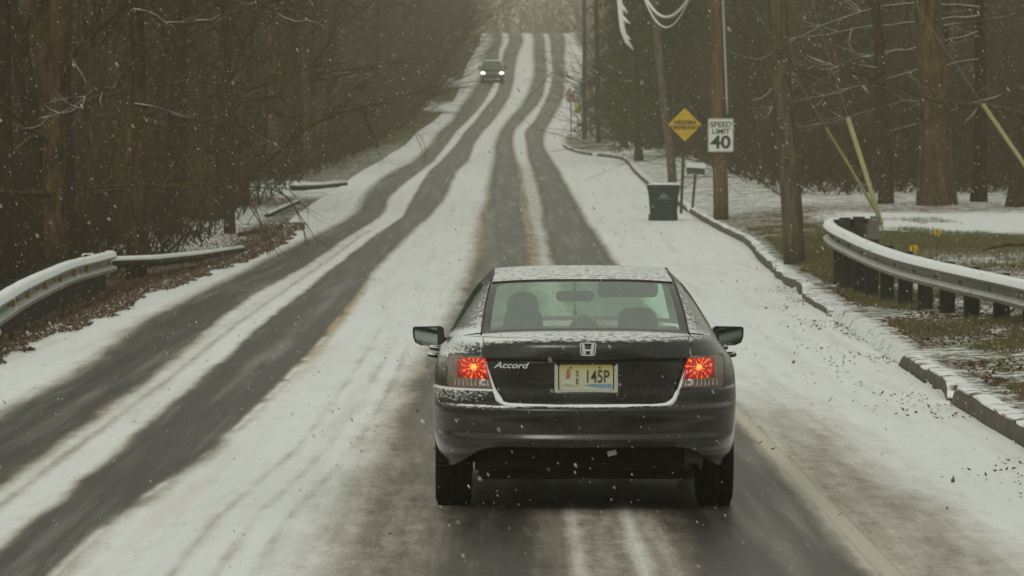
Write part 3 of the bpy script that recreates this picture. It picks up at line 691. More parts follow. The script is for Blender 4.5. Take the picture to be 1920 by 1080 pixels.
# ------------------------------------------------------------------ text
def text_mesh(body, size, mat, parent, M, name='lettering', shear=0, sx=1, bold=.0, depth=.004):
    cu = bpy.data.curves.new('t', 'FONT'); cu.body = body; cu.size = size; cu.align_x = 'CENTER'; cu.align_y = 'CENTER'; cu.extrude = depth; cu.shear = shear; cu.offset = bold
    cu.resolution_u = 4
    to = bpy.data.objects.new('t', cu); sc.collection.objects.link(to)
    bpy.context.view_layer.update()
    me = bpy.data.meshes.new_from_object(to.evaluated_get(bpy.context.evaluated_depsgraph_get())); bpy.data.objects.remove(to); bpy.data.curves.remove(cu)
    me.name = name; me.transform(Matrix.Diagonal((sx, 1, 1, 1))); me.transform(M); me.materials.clear(); me.materials.append(mat)
    return new_obj(name, me, parent)
def face_cam(x, y, z): return Matrix(((1, 0, 0, x), (0, 0, -1, y), (0, 1, 0, z), (0, 0, 0, 1)))   # text plane upright, facing -Y

# ------------------------------------------------------------------ poles, signs and other roadside things
def rounded(w, h, r, n=5):
    out = []
    for cx, cy, a0 in ((w-r, h-r, 0), (-w+r, h-r, 90), (-w+r, -h+r, 180), (w-r, -h+r, 270)):
        for i in range(n+1): a_ = R(a0 + 90*i/n); out.append((cx + r*math.cos(a_), cy + r*math.sin(a_)))
    return out
M_white = m_simple('sign_white', (.60, .62, .55), .5, var=.08)
M_black = m_simple('sign_black', (.015, .015, .013), .5, var=.1)
M_yellow = m_simple('sign_yellow', (.52, .33, .012), .5, var=.12, scale=3)
M_fadedtxt = m_simple('sign_faded_lettering', (.03, .018, .006), .5, var=.1)
M_steel = m_simple('rusty_signpost', (.05, .038, .028), .7, .2, var=.4)

def pole(base, top, r0, r1, label, mat, cat='utility pole', group='utility poles right of the road', arm=True):
    b = np.array(base); t = np.array(top); root = empty('utility_pole', tuple(b), label, cat, group)
    n = 12; P = [(b + (t-b)*i/n + np.array([.012*math.sin(i*1.3), 0, 0])) - b for i in range(n+1)]; P[0] = P[0] - np.array([0, 0, .3])
    MB().tube(P, [r0 + (r1-r0)*i/n for i in range(n+1)], 14).build('shaft', [mat], root, True)
    if arm:
        tt_ = t - b; m = MB(); m.box(-1.1, 1.1, -.06, .06, tt_[2]-.75, tt_[2]-.62, Matrix.Translation((tt_[0], tt_[1]-.18, 0))); m.build('crossarm', [mat], root, bevel=.01)
        for q in (-1, -.4, .4, 1):
            MB().lathe([(0, 0), (.05, .01), (.06, .06), (.035, .09), (.045, .13), (0, .15)], (tt_[0]+q, tt_[1]-.18, tt_[2]-.62), k=10).build('insulator', [M_galv], root, True)
    return root
def extend(p0, p1, zt):     # carry the line from p0 through p1 up to height zt
    p0 = np.array(p0); p1 = np.array(p1); k = (zt - p0[2])/(p1[2]-p0[2]); return p0 + (p1-p0)*k
# the pole with the speed limit sign
g1 = gnd(1352, 412); s1 = g1[1]
pl1 = pole(g1, extend(g1, W(1341, 0, s1), 11.5), .215, .15, 'orange brown utility pole carrying the speed limit sign', M_pole_wet)
def rel(root, p): return Vector(p) - root.location
pts = [rel(pl1, W(1363.5 - (215-y)*.040, y, s1 - .1)) for y in np.linspace(215, -160, 12)]
MB().tube(pts, .034, 8).build('conduit', [m_simple('grey_conduit', (.30, .32, .29), .5, var=.1)], pl1, True)
c = W(1351.3, 253.5, s1 - .26); w_ = 48/2/F*s1; h_ = 63/2/F*s1
sg = empty('speed_limit_sign', c, 'white speed limit 40 sign fixed to the orange brown pole', 'road sign')
MB().prism(rounded(w_, h_, .05), -.012, .012).build('sign_panel', [M_white], sg)
def ring(w, h, r, t): 
    a_ = rounded(w, h, r); b_ = rounded(w-t, h-t, r*.7); n = len(a_); v = [(p[0], -.014, p[1]) for p in a_+b_]; return v, [(i, (i+1) % n, n+(i+1) % n, n+i) for i in range(n)]
v, f = ring(w_-.012, h_-.012, .045, .012); mesh('border', v, f, M_black, sg)
text_mesh('SPEED', h_*.46, M_black, sg, face_cam(0, -.016, h_*.62), sx=1.04, bold=.004)
text_mesh('LIMIT', h_*.43, M_black, sg, face_cam(0, -.016, h_*.21), sx=1.06, bold=.004)
text_mesh('40', h_*1.04, M_black, sg, face_cam(0, -.016, -h_*.45), 'numerals', sx=1.14, bold=.014)
# leaning bare pole, nearest
g2 = gnd(1491, 495); pole(g2, extend(g2, W(1456, 0, g2[1] + .6), 10.5), .205, .15, 'weathered grey brown pole leaning left beside the curved guardrail', M_pole)
# third pole behind the bin
g3 = gnd(1262, 341); pl3 = pole(g3, extend(g3, W(1230, 60, g3[1] + 1), 10.5), .17, .12, 'thin leaning brown pole behind the green bin and yellow sign', M_pole)
g4 = gnd(1122, 268); pole(g4, extend(g4, W(1119, 60, g4[1]), 14), .16, .12, 'dark utility pole farther up the hill by the white house', M_post)
g5 = gnd(1096, 262); pole(g5, extend(g5, W(1096, 60, g5[1]+10), 15), .15, .11, 'farthest dark pole just right of the red and white sign', M_post)
# snow-laden cables sagging between the poles
def cable(p, q, sag, name, label, r=.03, rs=.05):
    root = empty(name, p, label, 'cable', 'snow covered cables by the poles'); P = [Vector(p).lerp(Vector(q), t) - Vector((0, 0, sag*4*t*(1-t))) - Vector(p) for t in np.linspace(0, 1, 24)]
    MB().tube(P, r, 6).build('wire', [M_post], root, True); MB().tube([v + Vector((0, 0, r*.8)) for v in P], rs, 6).build('snow_layer', [M_snow], root, True); return root
cable(W(1198, -30, 172), W(1305, -32, 152), 1.12, 'sagging_cable', 'upper snow laden cable loop sagging beside the orange brown pole', .022, .045)
cable(W(1206, -8, 172), W(1300, -20, 152), 1.15, 'sagging_cable', 'lower snow laden cable loop sagging beside the orange brown pole', .02, .032)
root = empty('hanging_branch', W(1162, 5, 180), 'drooping snow covered branch hanging before the evergreens', 'branch')
P = [Vector(W(px, py, 180)) - root.location for px, py in ((1160, -30), (1162, 5), (1164, 30), (1167, 55), (1175, 78), (1187, 93))]
MB().tube(P, [.10, .10, .10, .10, .08, .03], 7).build('snowy_bough', [M_snow], root, True)
for (a_, b_) in (((1164, 10), (1177, 25)), ((1166, 32), (1182, 45)), ((1170, 65), (1183, 74))):
    MB().tube([Vector(W(*a_, 180)) - root.location, Vector(W((a_[0]+b_[0])/2+1, (a_[1]+b_[1])/2+2, 180)) - root.location, Vector(W(*b_, 180)) - root.location], [.08, .06, .02], 6).build('snowy_sprig', [M_snow], root, True)

# yellow diamond sign
g = gnd(1276, 404); s_ = F/g[1]
dm = empty('warning_sign', g, 'yellow diamond warning sign on a thin dark post behind the green bin', 'road sign')
tp = rel(dm, W(1282, 240, g[1]))
MB().tube([(0, 0, -.2), tuple(Vector((0, 0, 0)).lerp(tp, .5) + Vector((.02, 0, 0))), tuple(tp)], .05, 6).build('post', [M_steel], dm)
c = rel(dm, W(1284, 234, g[1] - .12)); hd = 31.5/s_
dia = [(c.x + hd*math.cos(R(a_)), c.z + hd*math.sin(R(a_))) for a_ in (90, 180, 270, 0)]
MB().prism(dia, c.y-.01, c.y+.01).build('sign_panel', [M_yellow], dm, bevel=.03)
text_mesh('HIDDEN', hd*.33, M_fadedtxt, dm, face_cam(c.x, c.y-.014, c.z+hd*.13), sx=1.05, bold=.006)
text_mesh('DRIVEWAY', hd*.33, M_fadedtxt, dm, face_cam(c.x, c.y-.014, c.z-hd*.18), sx=1.05, bold=.006)

# mailbox
g = gnd(1297, 391); mb_ = empty('mailbox', g, 'snow capped mailbox on a leaning thin post beside the yellow sign', 'mailbox'); s_ = F/g[1]
tp = rel(mb_, W(1304, 326, g[1])); MB().tube([(0, 0, -.2), tuple(tp)], .045, 6).build('post', [M_steel], mb_)
c = rel(mb_, W(1304.5, 318, g[1])); hw = 17/s_; hh = 8.5/s_
prof = [(-.09, -hh), (.09, -hh), (.09, hh*.3), (.06, hh*.85), (0, hh), (-.06, hh*.85), (-.09, hh*.3)]
v = [(c.x + sx_*hw, c.y + a_, c.z + b_ - sx_*.02) for sx_ in (-1, 1) for a_, b_ in prof]; n = 7
bx = MB(); bx.add(v, [tuple(range(n)), tuple(range(2*n-1, n-1, -1))] + [(i, n+i, n+(i+1) % n, (i+1) % n) for i in range(n)]); bx.build('box', [m_simple('mailbox_metal', (.05, .055, .05), .5, .3, var=.3)], mb_, bevel=.01)
v = [(c.x + sx_*(hw+.01), c.y + a_, c.z + b_ - sx_*.02) for sx_ in (-1, 1) for a_, b_ in ((-.10, hh*.35), (.10, hh*.35), (.07, hh*1.2), (0, hh*1.5), (-.07, hh*1.2))]; n = 5
bx = MB(); bx.add(v, [tuple(range(n)), tuple(range(2*n-1, n-1, -1))] + [(i, n+i, n+(i+1) % n, (i+1) % n) for i in range(n)]); bx.build('snow_cap', [M_snow], mb_, bevel=.01)
text_mesh('2460', hh*1.0, M_white, mb_, face_cam(c.x, c.y-.094, c.z-.02), 'numbers') if False else None

# green wheelie bin at the kerb
g = gnd(1244, 417); d = g[1]; s_ = F/d; bn = empty('wheeled_bin', (g[0], d, g[2]), 'dark green wheeled bin with snow on its lid standing on the shoulder', 'bin')
M_bin = m_simple('green_plastic', (.007, .019, .013), .5, var=.25, scale=6)
H = 66/s_; wt = 29.5/s_; wb = 24/s_; dt = .42; db = .3
def ringv(z, hw_, hd_, r=.06): return [(a_, b_, z) for a_, b_ in rounded(hw_, hd_, r, 3)]
prof = [(.04, wb, db), (.07, wb, db), (H*.80, wt*.93, dt*.93), (H*.80, wt*.97, dt*.97), (H*.94, wt*.98, dt), (H*.94, wt*1.03, dt*1.03), (H, wt*1.03, dt*1.03)]
v = []; 
for z, a_, b_ in prof: v += ringv(z, a_, b_)
n = len(ringv(0, 1, 1)); f = [(i*n+j, i*n+(j+1) % n, (i+1)*n+(j+1) % n, (i+1)*n+j) for i in range(len(prof)-1) for j in range(n)] + [tuple(range(n))[::-1], tuple((len(prof)-1)*n+j for j in range(n))]
m = MB(); m.add(v, f); m.build('bin_body', [M_bin], bn)
prof = [(H, wt*1.06, dt*1.08), (H+.03, wt*1.07, dt*1.09), (H+.07, wt*.95, dt*.95), (H+.085, wt*.5, dt*.5)]; v = []
for z, a_, b_ in prof: v += ringv(z, a_, b_)
f = [(i*n+j, i*n+(j+1) % n, (i+1)*n+(j+1) % n, (i+1)*n+j) for i in range(len(prof)-1) for j in range(n)] + [tuple(range(n))[::-1], tuple((len(prof)-1)*n+j for j in range(n))]
m = MB(); m.add(v, f); ld = m.build('lid', [M_bin], bn)
prof = [(H+.074, wt*.97, dt*.97), (H+.10, wt*.92, dt*.92), (H+.115, wt*.6, dt*.6)]; v = []
for z, a_, b_ in prof: v += ringv(z, a_, b_)
f = [(i*n+j, i*n+(j+1) % n, (i+1)*n+(j+1) % n, (i+1)*n+j) for i in range(len(prof)-1) for j in range(n)] + [tuple((len(prof)-1)*n+j for j in range(n))]
m = MB(); m.add(v, f); m.build('snow_cap', [M_snow], ld)
for sx_ in (-1, 1): MB().lathe([(0, -.03), (.12, -.03), (.12, .03), (0, .03)], (sx_*(wb+.02), db-.02, .12), 'x', 14).build('wheel', [M_black], bn)
m = MB(); m.tube([(-wt*.7, dt+.02, H*.92), (-wt*.7, dt+.12, H*.95), (wt*.7, dt+.12, H*.95), (wt*.7, dt+.02, H*.92)], .018, 6); m.build('handle', [M_bin], bn)
M_print = m_simple('pale_print', (.13, .17, .14), .6, var=.2)
m = MB(); zc = H*.72; yb = -(db + (dt*.93-db)*.9) - .012
for i, (a_, b_) in enumerate(((.0, .10), (.07, .05), (.13, .01))):
    pass
m.prism([(-.19, zc-.05), (.17, zc-.05), (.17, zc-.02), (-.19, zc-.02)], yb-.004, yb); m.prism([(-.13, zc), (.11, zc), (.03, zc+.15), (-.05, zc+.15)], yb-.006, yb-.001); m.build('printed_mark', [M_print], bn)

# guy-wire guards (pale yellow tubes) with their wires
M_guard = m_simple('pale_yellow_plastic', (.30, .27, .12), .5, var=.2); M_guard2 = m_simple('dull_yellow_plastic', (.17, .15, .03), .5, var=.2)
def guy(b, t, d0, label, mat, r, ddep=1.5):
    B = Vector(W(*b, d0)); T_ = Vector(W(*t, d0 + ddep)); root = empty('guy_wire', tuple(B), label, 'guy wire', 'guy wires with yellow guards')
    dirv = (T_-B); MB().tube([(0, 0, 0), tuple(dirv*.5 + Vector((.01, 0, 0))), tuple(dirv)], r, 8).build('guard_tube', [mat], root, True)
    MB().tube([tuple(-dirv*.08), tuple(dirv*1.02), tuple(dirv*2.6)], .006, 4).build('wire', [M_galv], root)
    MB().tube([tuple(-dirv*.10 - Vector((0, 0, .1))), (0, 0, 0)], .02, 5).build('anchor', [M_galv], root)
guy((1652, 420), (1590, 222), 108, 'thicker pale guy wire guard leaning left behind the guardrail end', M_guard, .055)
guy((1640, 392), (1549, 240), 122, 'thin dull yellow guy wire guard leaning left, farther left of the pair', M_guard2, .035)
guy((1985, 405), (1843, 196), 100, 'pale yellow guy wire guard slanting at the right edge of the photo', M_guard, .045)
# small utility flags
for px, py, lb in ((1757, 447, 'small yellow marker flag on the grass, the farther and right one'), (1712, 479, 'small yellow marker flag just behind the guardrail, the nearer one')):
    d = 84 if py < 460 else 72
    c = W(px, py, d); zg = float(TZ(c[0], d)); fl = empty('marker_flag', (c[0], d, zg), lb, 'flag', 'small yellow marker flags'); hh = max(c[2] - zg + .16, .3)
    MB().tube([(0, 0, -.05), (0, 0, hh)], .006, 5).build('wire', [M_steel], fl)
    m = MB(); m.add([(0, 0, hh), (.06, .02, hh-.02), (.075, -.02, hh-.06), (.04, .03, hh-.13), (-.03, .0, hh-.11), (-.05, .01, hh-.05)], [(0, 1, 2), (0, 2, 3), (0, 3, 4), (0, 4, 5)]); o = m.build('flag', [m_simple('flag_yellow', (.55, .38, .01), .6)], fl); o.modifiers.new('t', 'SOLIDIFY').thickness = .004
# fallen branch behind guardrail, fallen logs on the left verge
P = [W(px, py, 62) for px, py in ((1842, 470), (1862, 464), (1890, 459), (1925, 459), (1960, 466))]
o = MB().tube(P, [.012, .018, .02, .018, .01], 6).build('fallen_branch', [M_bark], None, True); tag(o, 'thin curved dark branch lying in the leaves behind the right guardrail', 'branch')
def log(pts, r, label, d, snow=True):
    P = [Vector(W(px, py, dd_)) for px, py, dd_ in pts]; root = empty('fallen_log', tuple(P[0]), label, 'fallen log', 'fallen logs on the left verge'); L = [p - P[0] for p in P]
    MB().tube([tuple(p) for p in L], [r, r*1.0, r*.9, r*.6][:len(L)], 8).build('wood', [M_bark], root, True)
    if snow: MB().tube([tuple(p + Vector((0, 0, r*.75))) for p in L], [r*.75, r*.8, r*.7, r*.4][:len(L)], 8).build('snow_layer', [M_snow], root, True)
log([(205, 495, 84), (290, 491, 92), (370, 482, 98), (455, 468, 105)], .085, 'long snow covered log stretching from the left guardrail end to the road', 0)
log([(500, 405, 146), (525, 393, 150), (560, 378, 156)], .07, 'short slanting snow covered log beside the left snow patch', 0)
log([(450, 442, 126), (480, 434, 130), (500, 430, 134)], .08, 'short dark log at the foot of the slender left trunk', 0, False)
log([(548, 352, 172), (600, 350, 176), (648, 345, 180)], .10, 'snow crusted log along the top of the left snow patch', 0)

# far roadside things on the right: regulatory sign, yellow signs, house
g = gnd(1071, 262); d = g[1]; s_ = F/d; fs = empty('parking_sign', g, 'small faded red and white sign on a thin post far up the right side', 'road sign')
MB().tube([(0, 0, -.2), tuple(rel(fs, W(1070, 172, d)))], .04, 6).build('post', [M_steel], fs)
c = rel(fs, W(1070, 181, d-.08)); MB().prism([(c.x + p[0], c.z + p[1]) for p in rounded(8/s_, 11/s_, .04)], c.y-.01, c.y+.01).build('sign_panel', [m_simple('faded_pink', (.36, .22, .18), .6)], fs)
m = MB(); [m.box(c.x-6/s_, c.x+6/s_, c.y-.013, c.y-.011, c.z+q/s_-.03, c.z+q/s_+.03) for q in (6, 1, -5)]; m.build('print', [m_simple('faded_red', (.25, .08, .06), .6)], fs)
for px, py, hw, hh, gy, lb, col in ((1083, 204, 5.5, 9, 232, 'small green yellow sign beside the far red and white sign', (.42, .44, .03)), (1107, 174, 6, 11, 240, 'dull ochre sign high on the far pole by the white house', (.32, .22, .05))):
    g = gnd(px, 250); d = g[1] + 8; s_ = F/d; ys = empty('small_sign', (W(px, 250, d)[0], d, float(TZ(W(px, 250, d)[0], d))), lb, 'road sign')
    MB().tube([(0, 0, -.2), tuple(rel(ys, W(px, py, d)))], .035, 6).build('post', [M_steel], ys)
    c = rel(ys, W(px, py, d-.08)); MB().prism([(c.x + p[0], c.z + p[1]) for p in rounded(hw/s_, hh/s_, .05)], c.y-.01, c.y+.01).build('sign_panel', [m_simple('sign_far', col, .6)], ys)
d = 330; x0, _, zb = W(1098, 232, d); zb = float(TZ(x0+3, d)) ; hs = empty('house', (x0, d, zb), 'small white sided house behind the far evergreens on the right', 'house')
M_siding = m_simple('white_siding', (.62, .64, .62), .7, var=.05); M_trim = m_simple('brown_trim', (.14, .09, .06), .7)
m = MB(); m.box(0, 8, 0, 6, -.5, 2.9); m.build('wall', [M_siding], hs)
m = MB(); m.prism([(-.4, 2.9), (8.4, 2.9), (4, 5.0)], -.4, 6.4); m.build('roof', [m_simple('snowy_roof', (.10, .09, .08), .9, snow=1.0)], hs)
for wx in (.7, 4.2):
    wdw = MB().box(wx, wx+.9, -.03, 0, .9, 2.2).build('window', [m_simple('dark_pane', (.05, .06, .06), .2)], hs)
    fr = MB(); [fr.box(*q) for q in ((wx-.08, wx, -.05, 0, .85, 2.25), (wx+.9, wx+.98, -.05, 0, .85, 2.25), (wx, wx+.9, -.05, -.03, 2.2, 2.28), (wx, wx+.9, -.05, -.03, .82, .9))]; fr.build('frame', [M_trim], wdw)
MB().box(2.6, 3.5, -.03, 0, 0, 2.1).build('door', [M_trim], hs)
# snow balls: snow-capped boulders by the verge
for px, py, r_, lb in ((1165, 269, .22, 'round snow covered stone left of the far dark trunk'), (1183, 269, .18, 'round snow covered stone right of the far dark trunk')):
    g = gnd(px, py + 6); o = MB().lathe([(0, -r_), (r_*.7, -r_*.7), (r_, 0), (r_*.85, r_*.5), (r_*.5, r_*.85), (0, r_)], (0, 0, 0), k=14).build('snowy_stone', [M_snow], None, True)
    o.location = (g[0], g[1], g[2] + r_*.7); o.scale = (1.1, .9, 1); tag(o, lb, 'stone', 'snowy stones by the far trunk')

# ------------------------------------------------------------------ the dark sedan
# car coordinates: X right, Y forward from the rear bumper, Z up
M_paint = None
def m_paint():
    a = NM('charcoal_paint'); w = a.coord('Object'); n = a.noise(w, 40, 5, .7); n2 = a.noise(w, 3.5, 5, .6)
    ws = a.coord('Object', (14, 14, 40)); n3 = a.noise(ws, 2.0, 5, .7)
    col = a.ramp(n2, [(.3, (.014, .016, .012)), (.7, (.027, .028, .021))])
    col = a.mix(a.math('MULTIPLY', a.mrange(n, .45, .75), .26), col, (.11, .105, .085))
    sp = a.n('ShaderNodeSeparateXYZ'); a.l(w, sp.inputs[0])
    side = a.math('MULTIPLY', a.math('MULTIPLY', a.mrange(sp.outputs[0], -.2, -.85), a.mrange(sp.outputs[2], 1.13, 1.07)), .42)
    low_ = a.math('MULTIPLY', a.mrange(sp.outputs[0], -.40, -.62), a.math('MULTIPLY', a.mrange(sp.outputs[2], .655, .70), a.mrange(sp.outputs[2], .79, .765)))
    side = a.math('ADD', side, a.math('MULTIPLY', low_, .40))
    k = a.mrange(a.math('ADD', a.math('ADD', a.math('MULTIPLY', a.math('SUBTRACT', n3, .5), 1.1), a.math('MULTIPLY', a.nz(), 1.0)), side), .76, 1.06)
    col = a.mix(k, col, (.70, .72, .71))
    a.base(col)
    a.l(a.math('ADD', a.math('MULTIPLY', k, .5), a.math('ADD', a.math('MULTIPLY', n, .16), .13)), a.b.inputs['Roughness'])
    a.l(a.math('SUBTRACT', .35, a.math('MULTIPLY', k, .35), True), a.b.inputs['Metallic'])
    a.b.inputs['Coat Weight'].default_value = .35; a.b.inputs['Coat Roughness'].default_value = .18
    return a.m
M_paint = m_paint()
M_blk = m_simple('black_trim', (.014, .014, .012), .55, var=.2)
M_under = m_simple('grimy_underbody', (.006, .0055, .004), .9, var=.5, scale=5, bump=.5)
M_rubber = m_simple('tyre_rubber', (.007, .0065, .005), .85, var=.3, scale=20, bump=.4)
M_rim = m_simple('alloy_rim', (.22, .22, .20), .4, .6, var=.2)
M_chrome = m_simple('chrome', (.66, .67, .65), .35, .25, var=.1)
M_clear = m_simple('frosted_lens', (.20, .145, .115), .25, var=.35, scale=30)
def m_redlens():
    a = NM('lit_red_lens'); w = a.coord('Object')                      # star of lit filaments seen through the ribbed lens
    sp = a.n('ShaderNodeSeparateXYZ'); a.l(w, sp.inputs[0])
    ang = a.math('ARCTAN2', sp.outputs[2], sp.outputs[0])
    r = a.math('SQRT', a.math('ADD', a.math('POWER', sp.outputs[0], 2.0), a.math('POWER', sp.outputs[2], 2.0)))
    sp_ = a.math('ADD', a.math('MULTIPLY', a.math('SINE', a.math('MULTIPLY', ang, 13.0)), .5), .5)
    n = a.noise(w, 55, 3, .7)
    star = a.math('MULTIPLY', a.math('ADD', a.math('MULTIPLY', sp_, .75), .2), a.mrange(r, .098, .078))
    core = a.mrange(r, .030, .008)
    e = a.math('ADD', a.math('MULTIPLY', star, a.mrange(n, .33, .60)), core)
    ec = a.ramp(e, [(0, (.20, .004, .002)), (.35, (.85, .03, .01)), (.8, (1, .16, .03)), (1, (1, .42, .08))])
    a.base((.30, .018, .012)).set(Roughness=.2)
    a.l(ec, a.b.inputs['Emission Color']); a.l(a.math('ADD', a.math('MULTIPLY', e, 1.1), .04), a.b.inputs['Emission Strength'])
    return a.m
M_red = m_redlens()
def glassmat(name, tintc, refl=.03):
    a = NM(name); t = a.t; t.nodes.remove(a.b); tr = t.nodes.new('ShaderNodeBsdfTransparent'); tr.inputs[0].default_value = (*tintc, 1)
    gl = t.nodes.new('ShaderNodeBsdfGlossy'); gl.inputs['Roughness'].default_value = .05; gl.inputs[0].default_value = (.9, 1, .93, 1)
    fr = t.nodes.new('ShaderNodeFresnel'); fr.inputs[0].default_value = 1.5
    ad = t.nodes.new('ShaderNodeMath'); ad.operation = 'MULTIPLY_ADD'; ad.inputs[1].default_value = .30; ad.inputs[2].default_value = refl
    mx = t.nodes.new('ShaderNodeMixShader'); t.links.new(fr.outputs[0], ad.inputs[0]); t.links.new(ad.outputs[0], mx.inputs[0])
    t.links.new(tr.outputs[0], mx.inputs[1]); t.links.new(gl.outputs[0], mx.inputs[2]); t.links.new(mx.outputs[0], a.out.inputs[0]); return a.m
M_glass = glassmat('green_tinted_glass', (.66, .86, .74)); M_wind = glassmat('windshield_glass', (.72, .90, .80), .01); M_sideglass = glassmat('side_glass', (.35, .45, .40), .05)

CX, CD = .59, 30.0
car = empty('sedan', (CX, CD, 0.0), 'dark grey sedan with lit red tail lamps, dusted with snow, nearest on the road', 'car')
Wz = pchip([.20, .30, .36, .50, .68, .80, .88, .95, .98, 1.02, 1.05, 1.075], [.85, .875, .905, .940, .945, .940, .928, .900, .875, .845, .822, .795])
Yz = pchip([.20, .30, .36, .42, .46, .50, .56, .61, .640, .655, .67, .72, .80, .93, .96, 1.02, 1.045, 1.06, 1.07, 1.075], [.06, .035, .018, .012, .006, .016, .012, .000, .000, .010, .030, .034, .040, .040, .030, .034, .045, .062, .085, .105])
RD = .95; NEX = 2.55
def shell(th, z):
    w = Wz(z); s_ = np.sin(th); c_ = np.cos(th)
    x = w*np.sign(s_)*np.abs(s_)**(2/NEX); y = Yz(z) + (RD - Yz(z))*(1 - np.abs(c_)**(2/NEX)); return x, y
NT, NZ = 420, 190
u = np.linspace(-1, 1, NT); th = np.sign(u)*np.abs(u)**1.0*np.pi/2*.999
# even spacing in x where the face is flat
ths = np.linspace(-np.pi/2*.999, np.pi/2*.999, 4000); xs_, ys_ = shell(ths, np.full(4000, .7)); sl_ = np.r_[0, np.cumsum(np.hypot(np.diff(xs_), np.diff(ys_)))]
th = np.interp(np.linspace(0, sl_[-1], NT), sl_, ths)
zg = np.linspace(.20, 1.075, NZ)
TH, ZG = np.meshgrid(th, zg, indexing='xy'); X, Y = shell(TH, ZG)
AX = np.abs(X)
lampin = lambda z: .566 + (z - .774)*.34
def lid_edge(z): return np.where(z > .774, np.where(z > .952, .636, lampin(z)), np.where(z > .675, .492 + np.sqrt(np.clip((z-.675)/.099, 0, 1))*.074, -1))
LE = lid_edge(ZG)
inl = sstep(-.006, .006, LE - AX)                              # inside the lid
low = inl*(1 - sstep(.936, .946, ZG))
INW = .030*low*(1 - .0*ZG)
groove = np.exp(-((AX - LE)/.005)**2)*(ZG > .68)*.016
groove += np.exp(-((ZG - .942)/.006)**2)*(AX < .63)*.020
groove += np.exp(-((AX - .848)/.004)**2)*(ZG > .76)*(ZG < .96)*.008 + np.exp(-((ZG - (.763))/.004)**2)*(AX > lampin(.774))*(AX < .935)*.010
groove += np.exp(-((ZG - (.966 - .02*np.clip((AX-.63)/.2, 0, 1)*0))/.003)**2)*(AX > .63)*(AX < .85)*.006
plate = sstep(0, .010, .186 - AX)*sstep(0, .008, ZG - .748)*(1 - sstep(.936, .944, ZG)); INW = INW + .022*plate
lampbul = np.where((ZG > .767) & (ZG < .960) & (AX > lampin(ZG)) & (AX < .846), 1, 0)
INW = INW - .010*lampbul*np.sin(np.clip((ZG - .767)/.193, 0, 1)*np.pi)
flare = np.exp(-((ZG - .37)/.07)**2)*sstep(.5, .75, AX)*.02; INW = INW - flare
nx = -np.sign(X)*np.abs(np.sin(TH))**1.2; ny = np.abs(np.cos(TH))**.8
Xd = X + nx*(INW+groove)*.6; Yd = Y + ny*(INW + groove)
V = np.stack([Xd, Yd, ZG], -1).reshape(-1, 3)
idx = np.arange(NT*NZ).reshape(NZ, NT)
FQ = np.stack([idx[:-1, :-1], idx[:-1, 1:], idx[1:, 1:], idx[1:, :-1]], -1)
xc = (X[:-1, :-1]+X[1:, 1:])/2; zc = (ZG[:-1, :-1]+ZG[1:, 1:])/2; yc = (Y[:-1, :-1]+Y[1:, 1:])/2; axc = np.abs(xc)
zcut = np.interp(axc, [0, .50, .56, .62, .67, .72, .80, .88, 1], [.418, .418, .414, .402, .380, .338, .288, .252, .235])
arch = ((yc - 1.05)**2 + (zc - .33)**2 < .350**2) & (axc > .6) & (yc > .74)
keep = (zc > zcut) & ~arch
lamp = (zc > .766) & (zc < .962) & (axc > lampin(zc)) & (axc < .847)
lid = (axc < lid_edge(zc)) & (zc > .675)
bump = ~lamp & ~lid & (zc < .765)
quart = ~lamp & ~lid & ~bump
def sub(mask, name, mat, parent, V_=V, FQ_=FQ, origin=None, smooth=True):
    f = FQ_[mask].reshape(-1, 4); uq, inv = np.unique(f, return_inverse=True); v = V_[uq].copy()
    if origin is not None: v = v - np.array(origin)
    o = mesh(name, v, inv.reshape(-1, 4), mat, parent, smooth)
    if origin is not None: o.location = origin
    return o
sub(bump & keep, 'rear_bumper', M_paint, car)
lidp = sub(lid & keep, 'trunk_lid', M_paint, car)
sub(quart & keep & (xc < 0), 'quarter_panel', M_paint, car); sub(quart & keep & (xc > 0), 'quarter_panel', M_paint, car)
